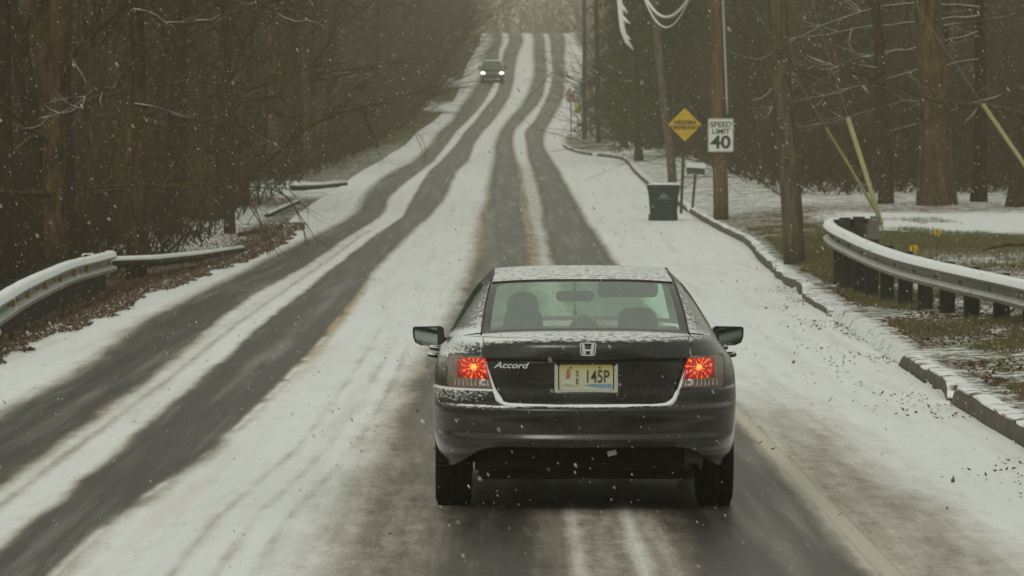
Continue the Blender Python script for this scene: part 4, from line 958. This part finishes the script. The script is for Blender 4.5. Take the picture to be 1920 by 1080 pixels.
for sgn in (-1, 1):
    lm = bpy.data.objects.new('tail_lamp', bpy.data.meshes.new('tail_lamp')); bpy.data.objects.remove(lm)
    redm = lamp & (np.sign(xc) == sgn) & (zc > .822 + .05*(axc-.6)) & (axc < .785) & (zc < .952)
    clr = lamp & (np.sign(xc) == sgn) & ~redm
    c0 = (sgn*.688, .14, .895)
    lo = sub(clr, 'tail_lamp', M_clear, car); ro = sub(redm, 'red_lens', M_red, lo, origin=c0)
    # thin bright ribs across the clear part
    m = MB()
    for zz_ in (.800,): pass
    ribx = np.linspace(.60, .80, 9)
    for rx in ribx:
        thx = np.interp(rx, shell(np.linspace(0, 1.5, 400), np.full(400, .8))[0], np.linspace(0, 1.5, 400)); _, yy_ = shell(np.array(thx), np.array(.8)); yy_ = float(yy_)
        m.box(sgn*rx-.0035, sgn*rx+.0035, yy_-.006, yy_+.002, .782, .822)
    m.build('lens_ribs', [M_chrome], lo)
    thx = np.interp(.625, shell(np.linspace(0, 1.5, 400), np.full(400, .8))[0], np.linspace(0, 1.5, 400)); yy_ = float(shell(np.array(thx), np.array(.8))[1])
    MB().lathe([(.012, yy_-.012), (.021, yy_-.014), (.024, yy_-.004)], (sgn*.625, 0, .803), 'y', 16).build('reversing_bulb', [M_chrome], lo, True)
    # snow and metal edge framing the lamp
    pts = []
    for ax_, z_ in ((lampin(.945)+.0, .952), (.74, .962), (.835, .962), (.846, .945), (.846, .80), (.845, .768)):
        thx = np.interp(ax_, shell(np.linspace(0, 1.55, 600), np.full(600, z_))[0], np.linspace(0, 1.55, 600)); y_ = float(shell(np.array(thx), np.array(z_))[1]); pts.append((sgn*ax_, y_-.006, z_))
    MB().tube(pts, [.003, .005, .006, .005, .004, .003], 6).build('lens_edge', [M_galv], lo, True)
# ledge snow (the U below the lid)
pts = []
for sx_ in (-1, 1):
    side = []
    for ax_, z_ in ((lampin(.93), .93), (lampin(.86), .86), (.568, .780), (.552, .742), (.535, .705), (.512, .680), (.478, .668), (.40, .664), (.2, .662), (0, .661)):
        thx = np.interp(ax_, shell(np.linspace(0, 1.55, 600), np.full(600, z_))[0], np.linspace(0, 1.55, 600)); y_ = float(shell(np.array(thx), np.array(z_))[1]); side.append((sx_*(ax_), y_ + .012, z_))
    pts += side if sx_ < 0 else side[::-1][1:]
# finer radii: thin up the lamp edges, thick on the ledge
m = MB(); rr = []
k = len(pts)
for i, p_ in enumerate(pts): rr.append(float(np.interp(p_[2], [.66, .70, .78, .86, .93], [.0135, .019, .010, .005, .003])) * (1.0 + .2*math.sin(i*2.1)))
m.tube(pts, rr, 8).build('snow_ledge', [M_snow], car, True)

# deck and shoulder surface, between the shell's top edge and the cabin
NDY = 40
tx, ty = shell(th, np.full(NT, 1.075)); sel = ty < .665
zcab = lambda x: 1.100 - .035*np.clip(np.abs(x)/.80, 0, 1)**3.0
tv = np.linspace(0, 1, NDY)
YD = ty[None, sel] + (.67 - ty[None, sel])*tv[:, None]; XD = np.repeat(tx[None, sel], NDY, 0)
e_ = sstep(0, .16, YD - ty[None, sel]); ZD = 1.075 + (zcab(XD) - 1.075)*e_ + .008*np.sin(np.clip((YD-.1)/.55, 0, 1)*np.pi)*(1-(XD/.8)**2)
ZD -= .012*np.exp(-((np.abs(XD) - .642)/.004)**2)
nD = XD.shape[1]; idx = np.arange(NDY*nD).reshape(NDY, nD); FD = np.stack([idx[:-1, :-1], idx[:-1, 1:], idx[1:, 1:], idx[1:, :-1]], -1).reshape(-1, 4)
mesh('trunk_deck', np.stack([XD, YD, ZD], -1).reshape(-1, 3), FD, M_paint, lidp, True)

# cabin: loft
ystn = np.linspace(.62, 3.95, 140)
zcF = pchip([.62, .66, 1.0, 1.48, 1.56, 1.8, 2.35, 2.9, 3.1, 3.5, 3.95], [1.098, 1.108, 1.235, 1.388, 1.404, 1.440, 1.468, 1.440, 1.405, 1.25, 1.055])
wbF = pchip([.62, 1.2, 2.2, 3.2, 3.95], [.790, .840, .862, .850, .79]); zbF = pchip([.62, 1.2, 2.2, 3.2, 3.95], [1.066, 1.045, 1.02, .99, .97])
ecF = pchip([.62, 1.0, 1.5, 1.9, 2.5, 3.0, 3.5, 3.95], [.640, .620, .582, .560, .560, .565, .62, .68])
cc = np.linspace(0, 1, 90); VC = []
for y_ in ystn:
    zc_ = float(zcF(y_)); wb = float(wbF(y_)); zb = float(zbF(y_)); ec = float(ecF(y_)); zs = zc_ - .022; hh = max(zs - zb, .001)
    P = np.array([(wb, zb), (wb - .30*(wb-ec-.03), zb + .36*hh), (wb - .68*(wb-ec-.03), zb + .74*hh), (ec + .035, zb + .93*hh), (ec, zs), (ec*.8, zc_ - .011), (ec*.4, zc_ - .002), (0, zc_)])
    s_ = np.r_[0, .22, .45, .58, .64, .76, .88, 1.0]
    xs2 = pchip(s_, P[:, 0])(cc); zs2 = pchip(s_, P[:, 1])(cc); VC.append(np.stack([xs2, np.full_like(xs2, y_), zs2], 1))
VC = np.array(VC); mir = VC[:, ::-1][:, 1:].copy(); mir[..., 0] *= -1; VC = np.concatenate([VC, mir], 1); nY, nS = VC.shape[:2]
# slight bow of the rear glass in plan
idx = np.arange(nY*nS).reshape(nY, nS); FCq = np.stack([idx[:-1, :-1], idx[:-1, 1:], idx[1:, 1:], idx[1:, :-1]], -1)
cen = VC.reshape(-1, 3)[FCq].mean(2); yx = cen[..., 1]; axx = np.abs(cen[..., 0]); zx = cen[..., 2]; ecx = ecF(yx)
flat = axx < ecx - .002
rg = flat & (yx < 1.50); ws_ = flat & (yx > 3.06) & (yx < 3.88) & (axx < ecx-.03)
rg_in = rg & (axx < ecx - .048) & (yx < 1.455) & (yx > .70)
# rounded upper corners of the visible glass
rg_in &= ~((yx > 1.38) & (axx > ecx - .048 - .06) & (((yx-1.38)/.075)**2 + ((axx - (ecx-.108))/.06)**2 > 1))
zb2 = zbF(yx); sg_ = (~flat) & (zx > zb2 + .03) & (zx < zb2 + .86*(zcF(yx) - .02 - zb2)) & (yx > 1.35) & (yx < 3.35) & ~((yx > 2.22) & (yx < 2.34)) & (zx < 1.36)
groov = rg & ~rg_in
VF = VC.reshape(-1, 3)
sub(rg_in, 'rear_window', M_glass, car, VF, FCq); sub(groov, 'window_surround', m_simple('black_glass_border', (.045, .040, .034), .25, var=.2), car, VF, FCq)
sub(ws_, 'windshield', M_wind, car, VF, FCq)
for sgn in (-1, 1): sub(sg_ & (np.sign(cen[..., 0]) == sgn), 'side_window', M_sideglass, car, VF, FCq)
rest = ~(rg | ws_ | sg_)
sub(rest & (yx > .66), 'roof_and_pillars', M_paint, car, VF, FCq)
# dark seam each side of the rear glass and rain gutters on the roof
for sgn in (-1, 1):
    pts = [(sgn*(float(ecF(y_)) + .004), y_, float(zcF(y_)) - .021) for y_ in np.linspace(.66, 1.52, 24)]; MB().tube(pts, .0055, 5).build('window_seal', [M_blk], car, True)
    pts = [(sgn*(float(ecF(y_)) + .004), y_, float(zcF(y_)) - .020) for y_ in np.linspace(1.54, 3.0, 24)]; MB().tube(pts, .006, 5).build('roof_gutter', [M_blk], car, True)
m = MB(); m.tube([(x_, 1.505, float(zcF(1.505)) + .001 - .018*(abs(x_)/.58)**3) for x_ in np.linspace(-.575, .575, 20)], .006, 5).build('window_seal', [M_blk], car, True)

# sides, bonnet and nose
stn = np.linspace(.948, 4.88, 130); zz2 = np.linspace(.22, 1.0, 46)
plan = pchip([.9, 1.6, 3.4, 4.0, 4.5, 4.75, 4.88], [1, 1.0, 1.0, .985, .92, .82, .66])
for sgn in (-1, 1):
    YS, ZS = np.meshgrid(stn, zz2, indexing='ij'); top = zbF(np.minimum(YS, 3.95)) - .02*np.clip(YS-3.95, 0, 1) - .12*np.clip(YS-4.4, 0, 1)
    zt = .22 + (ZS - .22)/.78*(top - .22); wS = np.minimum(Wz(zt), .948); wS = np.where(zt > .9, wS + (wbF(np.minimum(YS, 3.95)) - wS)*sstep(.9, 1.0, (zt-.22)/(top-.22)*1.0), wS)*plan(YS)
    Vv = np.stack([sgn*wS, YS, zt], -1).reshape(-1, 3); ii = np.arange(len(stn)*46).reshape(len(stn), 46); Fs = np.stack([ii[:-1, :-1], ii[:-1, 1:], ii[1:, 1:], ii[1:, :-1]], -1)
    ce = Vv[Fs].mean(2); k = ~(((ce[..., 1]-1.05)**2 + (ce[..., 2]-.33)**2 < .365**2) | ((ce[..., 1]-3.85)**2 + (ce[..., 2]-.33)**2 < .365**2))
    dr_ = k & (ce[..., 1] > 2.32) & (ce[..., 1] < 3.35) & (ce[..., 2] > .3); dr2 = k & (ce[..., 1] > 1.3) & (ce[..., 1] < 2.30) & (ce[..., 2] > .3)
    sub(dr_, 'front_door', M_paint, car, Vv, Fs); d2o = sub(dr2, 'rear_door', M_paint, car, Vv, Fs); sub(k & ~dr_ & ~dr2, 'body_side', M_paint, car, Vv, Fs)
    for hy in (1.62, 2.75):
        m = MB(); m.tube([(sgn*.925, hy, .905), (sgn*.975, hy+.02, .912), (sgn*.978, hy+.16, .915), (sgn*.925, hy+.18, .912)], .013, 8).build('door_handle', [M_paint], car, True)
NXH = 30; xsH = np.linspace(-1, 1, NXH); ysH = np.linspace(3.80, 4.86, 30)
YH_, XH_ = np.meshgrid(ysH, xsH, indexing='ij'); wH = wbF(np.minimum(YH_, 3.95))*plan(YH_)*.995
ZH_ = zbF(np.minimum(YH_, 3.95)) + .06*(1-XH_**2) - .02*np.clip(YH_-3.95, 0, 1) - .25*np.clip(YH_-4.45, 0, 1)**1.3 - .02
ii = np.arange(900).reshape(30, 30); mesh('bonnet', np.stack([XH_*wH, YH_, ZH_], -1).reshape(-1, 3), np.stack([ii[:-1, :-1], ii[:-1, 1:], ii[1:, 1:], ii[1:, :-1]], -1).reshape(-1, 4), M_paint, car, True)
thn = np.linspace(-np.pi/2, np.pi/2, 40); zn = np.linspace(.22, .84, 16); TN, ZN = np.meshgrid(thn, zn); ii = np.arange(640).reshape(16, 40)
mesh('front_bumper', np.stack([.64*np.sin(TN), 4.87 + .06*np.cos(TN) - .04*((ZN-.5)/.3)**2, ZN], -1).reshape(-1, 3), np.stack([ii[:-1, :-1], ii[:-1, 1:], ii[1:, 1:], ii[1:, :-1]], -1).reshape(-1, 4), M_paint, car, True)

# underbody, silencer, pipe, suspension, inner arches
m = MB(); m.box(-.66, .66, .30, 4.6, .205, .46); m.box(-.60, .60, .24, .34, .262, .50)
for x_, w_, z_ in ((-.5, .12, .222), (-.28, .05, .226), (-.33, .09, .214), (.02, .10, .227), (.10, .06, .218), (.46, .10, .224)): m.box(x_-w_, x_+w_, .5, 1.6, z_, .3)
m.build('underbody', [M_under], car, bevel=.02)
for sgn in (-1, 1):
    m = MB(); m.box(sgn*.66-.02, sgn*.66+.02, .35, 1.7, .26, .9); m.box(min(sgn*.66, sgn*.86), max(sgn*.66, sgn*.86), .60, .64, .60, .80); m.box(min(sgn*.66, sgn*.90), max(sgn*.66, sgn*.90), .66, 1.45, .72, .76); m.build('wheel_well', [M_under], car)
m = MB(); prof = [(0, -.26), (.07, -.25), (.095, -.20), (.095, .20), (.07, .25), (0, .26)]
m.lathe(prof, (.46, .36, .335), 'x', 18); m.build('silencer', [m_simple('silencer_steel', (.06, .05, .04), .7, .4, var=.4)], car, True)
MB().lathe([(.022, .17), (.028, .17), (.028, .34), (.022, .34)], (.66, 0, .285), 'y', 14).build('exhaust_pipe', [M_under], car, True)
o = MB().box(.20, .255, .12, .125, .262, .292, Matrix.Rotation(R(-14), 4, 'Y') @ Matrix.Translation((.0, 0, 0))).build('tow_hook_cover', [M_white], car)
o.location.z -= -.052
m = MB(); m.tube([(-.75, 1.0, .30), (-.2, .95, .27), (.2, .95, .27), (.75, 1.0, .30)], .03, 8).build('rear_axle', [M_under], car, True)
# wheels
for sgn in (-1, 1):
    for wy in (1.05, 3.85):
        wr = bpy.data.objects.new('wheel', None); sc.collection.objects.link(wr); wr.parent = car; wr.location = (sgn*.815, wy, .325)
        m = MB(); pr = [(.21, -.10), (.29, -.112), (.318, -.100), (.326, -.075), (.328, -.03), (.320, -.028), (.320, -.020), (.328, -.018), (.328, .018), (.320, .020), (.320, .028), (.328, .03), (.326, .075), (.318, .100), (.29, .112), (.21, .10)]
        m.lathe(pr, (0, 0, 0), 'x', 48)
        for q in range(60):
            A = Matrix.Rotation(2*math.pi*q/60, 4, 'X'); 
            m.box(-.098, -.035, -.010, .010, .320, .333, A); m.box(.035, .098, -.010, .010, .320, .333, A @ Matrix.Rotation(.05, 4, 'X'))
        m.build('tyre', [M_rubber], wr, True)
        m = MB(); m.lathe([(0, sgn*.07), (.05, sgn*.075), (.06, sgn*.05), (.19, sgn*.06), (.215, sgn*.085), (.215, -sgn*.08), (0, -sgn*.05)], (0, 0, 0), 'x', 30)
        for q in range(7): m.box(min(sgn*.05, sgn*.085), max(sgn*.05, sgn*.085), -.02, .02, .04, .2, Matrix.Rotation(2*math.pi*q/7, 4, 'X'))
        m.build('rim', [M_rim], wr, True)

# number plate, frame, badges
pm = MB(); yp = .094
def yshell(x, z):
    t_ = np.linspace(0, 1.5, 400); return float(np.interp(abs(x), shell(t_, np.full(400, z))[0], shell(t_, np.full(400, z))[1]))
def m_plate():
    a = NM('yellow_fading_plate'); w = a.coord('Object'); sp = a.n('ShaderNodeSeparateXYZ'); a.l(w, sp.inputs[0]); n = a.noise(w, 25, 4)
    c = a.ramp(a.math('ADD', a.math('MULTIPLY', sp.outputs[2], 6.2), .5), [(0, (.50, .49, .36)), (.35, (.50, .50, .36)), (.75, (.50, .47, .24)), (1, (.44, .36, .10))])
    c = a.mix(a.math('MULTIPLY', a.mrange(n, .5, .8), .4), c, (.30, .27, .17)); a.base(c).set(Roughness=.5); return a.m
pl = empty('number_plate', (0, 0, 0), 'x', 'x'); 
for k_ in ('label', 'category'): del pl[k_]
pl.parent = car; pl.location = (-.004, yp - .006, .8385)
MB().prism(rounded(.163, .077, .014), -.003, .003).build('plate_panel', [m_plate()], pl)
v, f = ring(.192, .100, .022, .022); f_ = [(a_, b_, c_, d_) for a_, b_, c_, d_ in f]
m = MB(); n = len(v)//2
outer = [(p[0], p[2]) for p in v[:n]]; inner = [(p[0], p[2]) for p in v[n:]]
vv = [(p[0], -.016, p[1]) for p in outer] + [(p[0], -.016, p[1]) for p in inner] + [(p[0], .004, p[1]) for p in outer] + [(p[0], .004, p[1]) for p in inner]
ff = []
for i in range(n):
    j = (i+1) % n
    if (outer[i][1] + outer[j][1])/2 > .085: continue
    ff += [(i, j, n+j, n+i), (n+i, n+j, 3*n+j, 3*n+i), (i, 2*n+i, 2*n+j, j)]
m.add(vv, ff).build('plate_frame', [m_simple('snow_dusted_frame', (.42, .43, .39), .7, var=.25, scale=60)], pl)
M_ptxt = m_simple('plate_lettering', (.05, .035, .03), .6)
text_mesh('145P', .108, M_ptxt, pl, face_cam(.066, -.006, .002), 'plate_letters', sx=.70, bold=.0008, depth=.001)
text_mesh('S', .050, M_ptxt, pl, face_cam(-.054, -.006, .022), 'plate_letters', sx=.9, depth=.001); text_mesh('E', .050, M_ptxt, pl, face_cam(-.054, -.006, -.026), 'plate_letters', sx=.9, depth=.001)
m = MB(); m.prism([(-.118, .052), (-.100, .052), (-.098, -.004), (-.122, -.012)], -.0055, -.003); m.build('plate_red_mark', [m_simple('faded_plate_red', (.36, .13, .10), .6)], pl)
m = MB(); m.prism([(-.122, -.012), (-.098, -.008), (-.100, -.040), (-.126, -.038)], -.0052, -.003); m.build('plate_pale_mark', [m_simple('pale_plate_grey', (.50, .52, .46), .6)], pl)
m = MB(); m.prism([(-.02, -.048), (.04, -.040), (.155, -.040), (.158, -.062), (.10, -.066), (.03, -.055)], -.005, -.003); m.build('plate_blue_band', [m_simple('plate_blue', (.16, .27, .36), .6, var=.3, scale=90)], pl)
m = MB(); m.prism([(-.155, -.045), (-.10, -.043), (-.03, -.050), (-.10, -.056)], -.005, -.003); m.build('plate_green_band', [m_simple('plate_sage', (.34, .36, .24), .6)], pl)
for sx_ in (-1, 1): MB().lathe([(0, -.009), (.006, -.008), (.006, -.003)], (sx_*.088-.006, 0, .060), 'y', 10).build('screw', [M_blk], pl)
# square H badge: tapered frame and letter
bd = empty('badge', (0, 0, 0), 'x', 'x')
for k_ in ('label', 'category'): del bd[k_]
bd.parent = car; bd.location = (.006, yshell(0, 1.01) - .006, 1.012)
def frame_poly(out, inn, y0, y1):
    n = len(out); v = [(p[0], y0, p[1]) for p in out+inn] + [(p[0], y1, p[1]) for p in out+inn]; f = []
    for i in range(n): j = (i+1) % n; f += [(i, j, n+j, n+i), (n+i, n+j, 3*n+j, 3*n+i), (i, 2*n+i, 2*n+j, j)]
    return v, f
def trapez(wt_, wb_, h, r):
    out = []
    for cx, cy, a0 in ((wt_-r, h-r, 0), (-wt_+r, h-r, 90), (-wb_+r, -h+r, 180), (wb_-r, -h+r, 270)):
        for i in range(6): a_ = R(a0+90*i/5); out.append((cx + r*math.cos(a_), cy + r*math.sin(a_)))
    return out
v, f = frame_poly(trapez(.051, .044, .040, .014), trapez(.045, .038, .034, .011), -.004, .006); MB().add(v, f).build('badge_frame', [M_chrome], bd)
m = MB()
m.prism([(-.040, .031), (-.022, .031), (-.012, -.031), (-.030, -.031)], -.005, .004)
m.prism([(.040, .031), (.022, .031), (.012, -.031), (.030, -.031)][::-1], -.005, .004)
m.prism([(-.017, -.001), (.017, -.001), (.0155, -.012), (-.0155, -.012)], -.0046, .004); m.build('badge_letter', [M_chrome], bd, bevel=.001)
tm = text_mesh('Accord', .052, M_chrome, car, face_cam(-.462, yshell(.45, .915)+.030-.006, .909) @ Matrix.Rotation(R(0), 4, 'Z'), 'model_script', shear=.35, sx=1.28, bold=.001, depth=.002)
tm.rotation_euler = (0, 0, 0)
# slight plan rotation so the script follows the lid
# bend the letters onto the curved lid
for v_ in tm.data.vertices: v_.co.y = yshell(v_.co.x, .915) + .030 - .004 + (v_.co.y - (yshell(.45, .915)+.030-.006))*.5

# door mirrors
for sgn in (-1, 1):
    mr = bpy.data.objects.new('door_mirror', None); sc.collection.objects.link(mr); mr.parent = car; mr.location = (sgn*.995, 3.0, .978)
    poly = [(-.108, .052), (-.098, .066), (.078, .070), (.098, .058), (.104, .0), (.098, -.030), (.070, -.062), (-.050, -.058), (-.090, -.040), (-.104, -.005)]   # outer edge towards -x
    poly = [(q_[0]*(1 if sgn < 0 else -1), q_[1]) for q_ in poly]
    if sgn > 0: poly = poly[::-1]
    n = len(poly); v = []
    for sc2, y_ in ((.97, -.012), (1.0, .0), (1.0, .05), (.88, .10), (.5, .125)): v += [(p[0]*sc2, y_, p[1]*sc2) for p in poly]
    f = [(i*n+j, i*n+(j+1) % n, (i+1)*n+(j+1) % n, (i+1)*n+j) for i in range(4) for j in range(n)] + [tuple((4)*n+j for j in range(n))]
    v += [(p[0]*.91, -.010, p[1]*.91) for p in poly]; f += [(j, (j+1) % n, 5*n+(j+1) % n, 5*n+j) for j in range(n)]
    v += [(p[0]*.90, .004, p[1]*.90) for p in poly]; f += [(5*n+j, 5*n+(j+1) % n, 6*n+(j+1) % n, 6*n+j) for j in range(n)] + [tuple(6*n+j for j in range(n))]
    MB().add(v, f).build('mirror_housing', [M_blk], mr, False, bevel=.004)
    MB().prism([(p[0]*.895, p[1]*.895) for p in poly], -.003, .001).build('mirror_glass', [m_simple('mirror_silver', (.30, .35, .31), .06, 1.0, var=.05)], mr).rotation_euler = (0, 0, -sgn*R(7))
    MB().tube([(-sgn*.09, .05, -.03), (-sgn*.16, .06, -.045)], [.03, .022], 8).build('mirror_arm', [M_blk], mr, True)

# interior
M_cloth = m_simple('grey_seat_cloth', (.055, .060, .052), .95, var=.2)
m = MB(); m.box(-.72, .72, .70, 1.1, 1.0, 1.055); m.build('parcel_shelf', [M_cloth], car)
m = MB(); m.box(-.70, .70, 3.3, 3.85, .80, 1.02); m.build('dashboard', [M_blk], car, bevel=.03)
def seat(x, y, label):
    s_ = bpy.data.objects.new('seat', None); sc.collection.objects.link(s_); s_.parent = car; s_.location = (x, y, 0)
    MB().box(-.25, .25, -.02, .5, .38, .52).build('cushion', [M_cloth], s_, bevel=.04)
    MB().prism([(-.25, .45), (.25, .45), (.23, .95), (.16, 1.03), (-.16, 1.03), (-.23, .95)], -.14, -.02).build('backrest', [M_cloth], s_, bevel=.03)
    MB().prism([(-.135, 1.02), (.135, 1.02), (.128, 1.11), (.115, 1.155), (.08, 1.178), (0, 1.186), (-.08, 1.178), (-.115, 1.155), (-.128, 1.11)], -.17, -.07).build('headrest', [M_cloth], s_, bevel=.02)
seat(-.37, 2.75, ''); seat(.385, 2.75, '')
m = MB(); m.box(-.66, .66, .95, 1.12, .45, 1.04)
m.build('rear_bench', [M_cloth], car, bevel=.03)
MB().prism([(-.155, 1.04), (.145, 1.04), (.105, 1.10), (.07, 1.150), (.03, 1.182), (0, 1.192), (-.05, 1.172), (-.09, 1.12)], 1.0, 1.1).build('rear_headrest', [M_cloth], car, bevel=.015)
m = MB(); m.prism([(p[0]-.02, p[1]+1.245) for p in rounded(.125, .034, .025)], 3.10, 3.13); m.tube([(-.02, 3.13, 1.26), (-.02, 3.2, 1.33)], .012, 6); m.build('interior_mirror', [M_blk], car)
MB().tube([(-.02, 3.12, 1.215), (-.022, 3.10, 1.17), (-.018, 3.10, 1.12)], [.004, .006, .018], 6).build('mirror_hanger', [M_blk], car, True)
m = MB(); m.prism([(p[0]+.33, p[1]+1.295) for p in rounded(.20, .055, .035)], 3.0, 3.02); m.build('sun_visor', [M_cloth], car)
MB().tube([(-.37 + .17*math.cos(a_), 3.22 + .03*math.sin(a_), .93 + .16*math.sin(a_)) for a_ in np.linspace(0, 2*math.pi, 25)], .014, 6).build('steering_wheel', [M_blk], car, True)

# the driver
def skin_body(name, verts, edges, radii, mat, parent=None, sub_=2):
    me = bpy.data.meshes.new(name); me.from_pydata(verts, edges, []); o = new_obj(name, me, parent); me.materials.append(mat)
    s_ = o.modifiers.new('skin', 'SKIN'); s_.use_smooth_shade = True
    for v_, r_ in zip(me.skin_vertices[0].data, radii): v_.radius = (r_, r_) if not isinstance(r_, tuple) else r_; v_.use_root = False
    me.skin_vertices[0].data[0].use_root = True
    s2 = o.modifiers.new('sub', 'SUBSURF'); s2.levels = sub_; s2.render_levels = sub_; return o
dx, dy = CX - .37, CD + 2.78
vb = [(0, 0, .58), (0, -.02, .74), (0, -.03, .90), (0, -.03, 1.005), (0, -.01, 1.06), (0, .01, 1.115), (0, .015, 1.19), (0, .01, 1.25),
      (-.19, -.02, .97), (-.24, .16, .80), (-.17, .36, .90), (-.165, .43, .94), (.19, -.02, .97), (.24, .16, .80), (.17, .36, .90), (.165, .43, .94),
      (-.10, .30, .56), (-.12, .44, .50), (-.12, .62, .36), (.10, .30, .56), (.12, .44, .50), (.12, .62, .36)]
eb = [(0, 1), (1, 2), (2, 3), (3, 4), (4, 5), (5, 6), (6, 7), (3, 8), (8, 9), (9, 10), (10, 11), (3, 12), (12, 13), (13, 14), (14, 15), (0, 16), (16, 17), (17, 18), (0, 19), (19, 20), (20, 21)]
rb = [.15, .14, .15, .10, .055, .07, .085, .055, .07, .05, .035, .035, .07, .05, .035, .035, .09, .07, .05, .09, .07, .05]
pr = skin_body('person', vb, eb, rb, m_simple('dark_jacket', (.035, .036, .034), .95))
pr.location = (dx, dy, 0); tag(pr, 'driver in dark clothing seen from behind through the sedan rear window', 'person')
hv = MB(); hv.lathe([(0, 1.075), (.06, 1.08), (.088, 1.12), (.104, 1.17), (.104, 1.21), (.088, 1.25), (.055, 1.277), (0, 1.288)], (0, 0, 0), 'z', 20); hr = hv.build('hair', [m_simple('dark_hair', (.022, .018, .014), .8)], pr, True); hr.location = (0, -.012, 0)
m = MB(); [m.lathe([(0, 1.175), (.012, 1.18), (.016, 1.19), (.012, 1.2), (0, 1.205)], (q, .085, 0), 'z', 8) for q in (-.032, .032)]; m.build('eyes', [M_white], pr)

# ------------------------------------------------------------------ the oncoming vehicle far up the hill
gx = gnd(923, 157); d = gx[1]; s_ = F/d
sv = empty('oncoming_pickup', (gx[0], d, gx[2]), 'oncoming dark pickup with both headlights lit far up the hill', 'pickup truck')
slope = math.atan2(float(RZ(d+2) - RZ(d)), 2.0); sv.rotation_euler = (slope, 0, 0)
M_dkp = m_simple('dark_pickup_paint', (.045, .055, .05), .35, .3)
m = MB(); m.box(-.96, .96, 0, 5.4, .45, 1.02); m.box(-.90, .90, .04, 1.5, 1.02, 1.18); m.build('body', [M_dkp], sv, bevel=.07)
cab = MB(); v = [(-.86, 1.45, 1.1), (.86, 1.45, 1.1), (-.68, 2.0, 1.72), (.68, 2.0, 1.72), (-.68, 3.1, 1.72), (.68, 3.1, 1.72), (-.86, 3.4, 1.1), (.86, 3.4, 1.1)]
cab.add(v, [(0, 1, 3, 2), (2, 3, 5, 4), (4, 5, 7, 6), (0, 2, 4, 6), (1, 7, 5, 3), (0, 6, 7, 1)]); cab.build('cab', [M_dkp], sv, bevel=.04)
m = MB(); m.add([(-.76, 1.478, 1.16), (.76, 1.478, 1.16), (.63, 1.925, 1.66), (-.63, 1.925, 1.66)], [(0, 1, 2, 3)]); m.build('windshield', [m_simple('dark_windshield', (.10, .13, .12), .1)], sv)
m = MB(); m.box(-.64, .64, 2.05, 3.05, 1.74, 1.78); m.build('roof_snow', [M_snow], sv, bevel=.02)
m = MB(); m.box(-.55, .55, -.03, 0, .74, .96); m.build('grille', [M_rim], sv, bevel=.01)
m = MB(); m.box(-.94, .94, -.10, 0, .42, .64); m.build('bumper', [M_blk], sv, bevel=.03)
M_head = m_emit('lit_headlight', (1, .98, .80), 2.0)
for sgn in (-1, 1):
    pts = [(-.20, .06), (-.17, -.10), (.06, -.13), (.20, -.08), (.17, .04), (.03, .12)]; pts = [(q_[0]*-sgn + sgn*.76, q_[1] + .88) for q_ in pts]
    if sgn > 0: pts = pts[::-1]
    MB().prism(pts, -.07, .02).build('headlight', [M_head], sv, bevel=.01)
    MB().box(sgn*1.06-.10, sgn*1.06+.10, 1.6, 1.68, 1.12, 1.34).build('door_mirror', [M_blk], sv, bevel=.02)
    for wy in (.95, 4.3): 
        m = MB(); m.lathe([(0, -.12), (.33, -.12), (.38, -.09), (.38, .09), (.33, .12), (0, .12)], (sgn*.80, wy, .38), 'x', 22); m.build('wheel', [M_rubber], sv, True)

# ------------------------------------------------------------------ falling snow: uncountable flakes in the air
n = 30000; d = 12 + 80*rng.random(n)**.6; x = rng.uniform(-.135, .135, n)*d; z = HC + rng.uniform(-.105, .052, n)*d
k = z > .05; x, d, z = x[k], d[k], z[k]; n = len(x)
k = ~((np.abs(x-CX) < .95) & (d > 29.9) & (d < 35) & (z < 1.5)); x, d, z = x[k], d[k], z[k]; n = len(x)
sz = rng.lognormal(-6.1, .42, n)*(.8 + .004*d); base_ = np.array([(1, 0, 0), (-1, 0, 0), (0, 1, 0), (0, -1, 0), (0, 0, 1), (0, 0, -1)], float)
jit = rng.uniform(.6, 1.3, (n, 6, 1)); dirn = np.array([.50, .1, -.86]); fl = base_[None]*jit*sz[:, None, None]
fl = fl + (fl @ dirn)[..., None]*dirn*rng.uniform(.6, 2.4, n)[:, None, None]
Vf = (fl + np.stack([x, d, z], 1)[:, None, :]).reshape(-1, 3)
of = np.array([(0, 2, 4), (2, 1, 4), (1, 3, 4), (3, 0, 4), (2, 0, 5), (1, 2, 5), (3, 1, 5), (0, 3, 5)])
Ff = (of[None] + (np.arange(n)*6)[:, None, None]).reshape(-1, 3)
o = mesh('falling_snow', Vf, Ff, m_simple('snowflake', (.55, .56, .52), .9, var=.02), smooth=True); tag(o, 'small white snowflakes falling through the air', 'snowflakes', kind='stuff')

# ------------------------------------------------------------------ snowy air
hz = MB().box(-420, 420, -60, 1520, -3, 64).build('haze', []); 
a = bpy.data.materials.new('snowy_air'); a.use_nodes = True; t = a.node_tree; t.nodes.clear()
pv = t.nodes.new('ShaderNodeVolumePrincipled'); pv.inputs['Color'].default_value = (.80, .77, .62, 1); pv.inputs['Density'].default_value = .00075; pv.inputs['Anisotropy'].default_value = .0
ou = t.nodes.new('ShaderNodeOutputMaterial'); t.links.new(pv.outputs[0], ou.inputs['Volume']); hz.data.materials.append(a)
tag(hz, 'pale grey snowy air that fades the far woods', 'haze', kind='stuff')
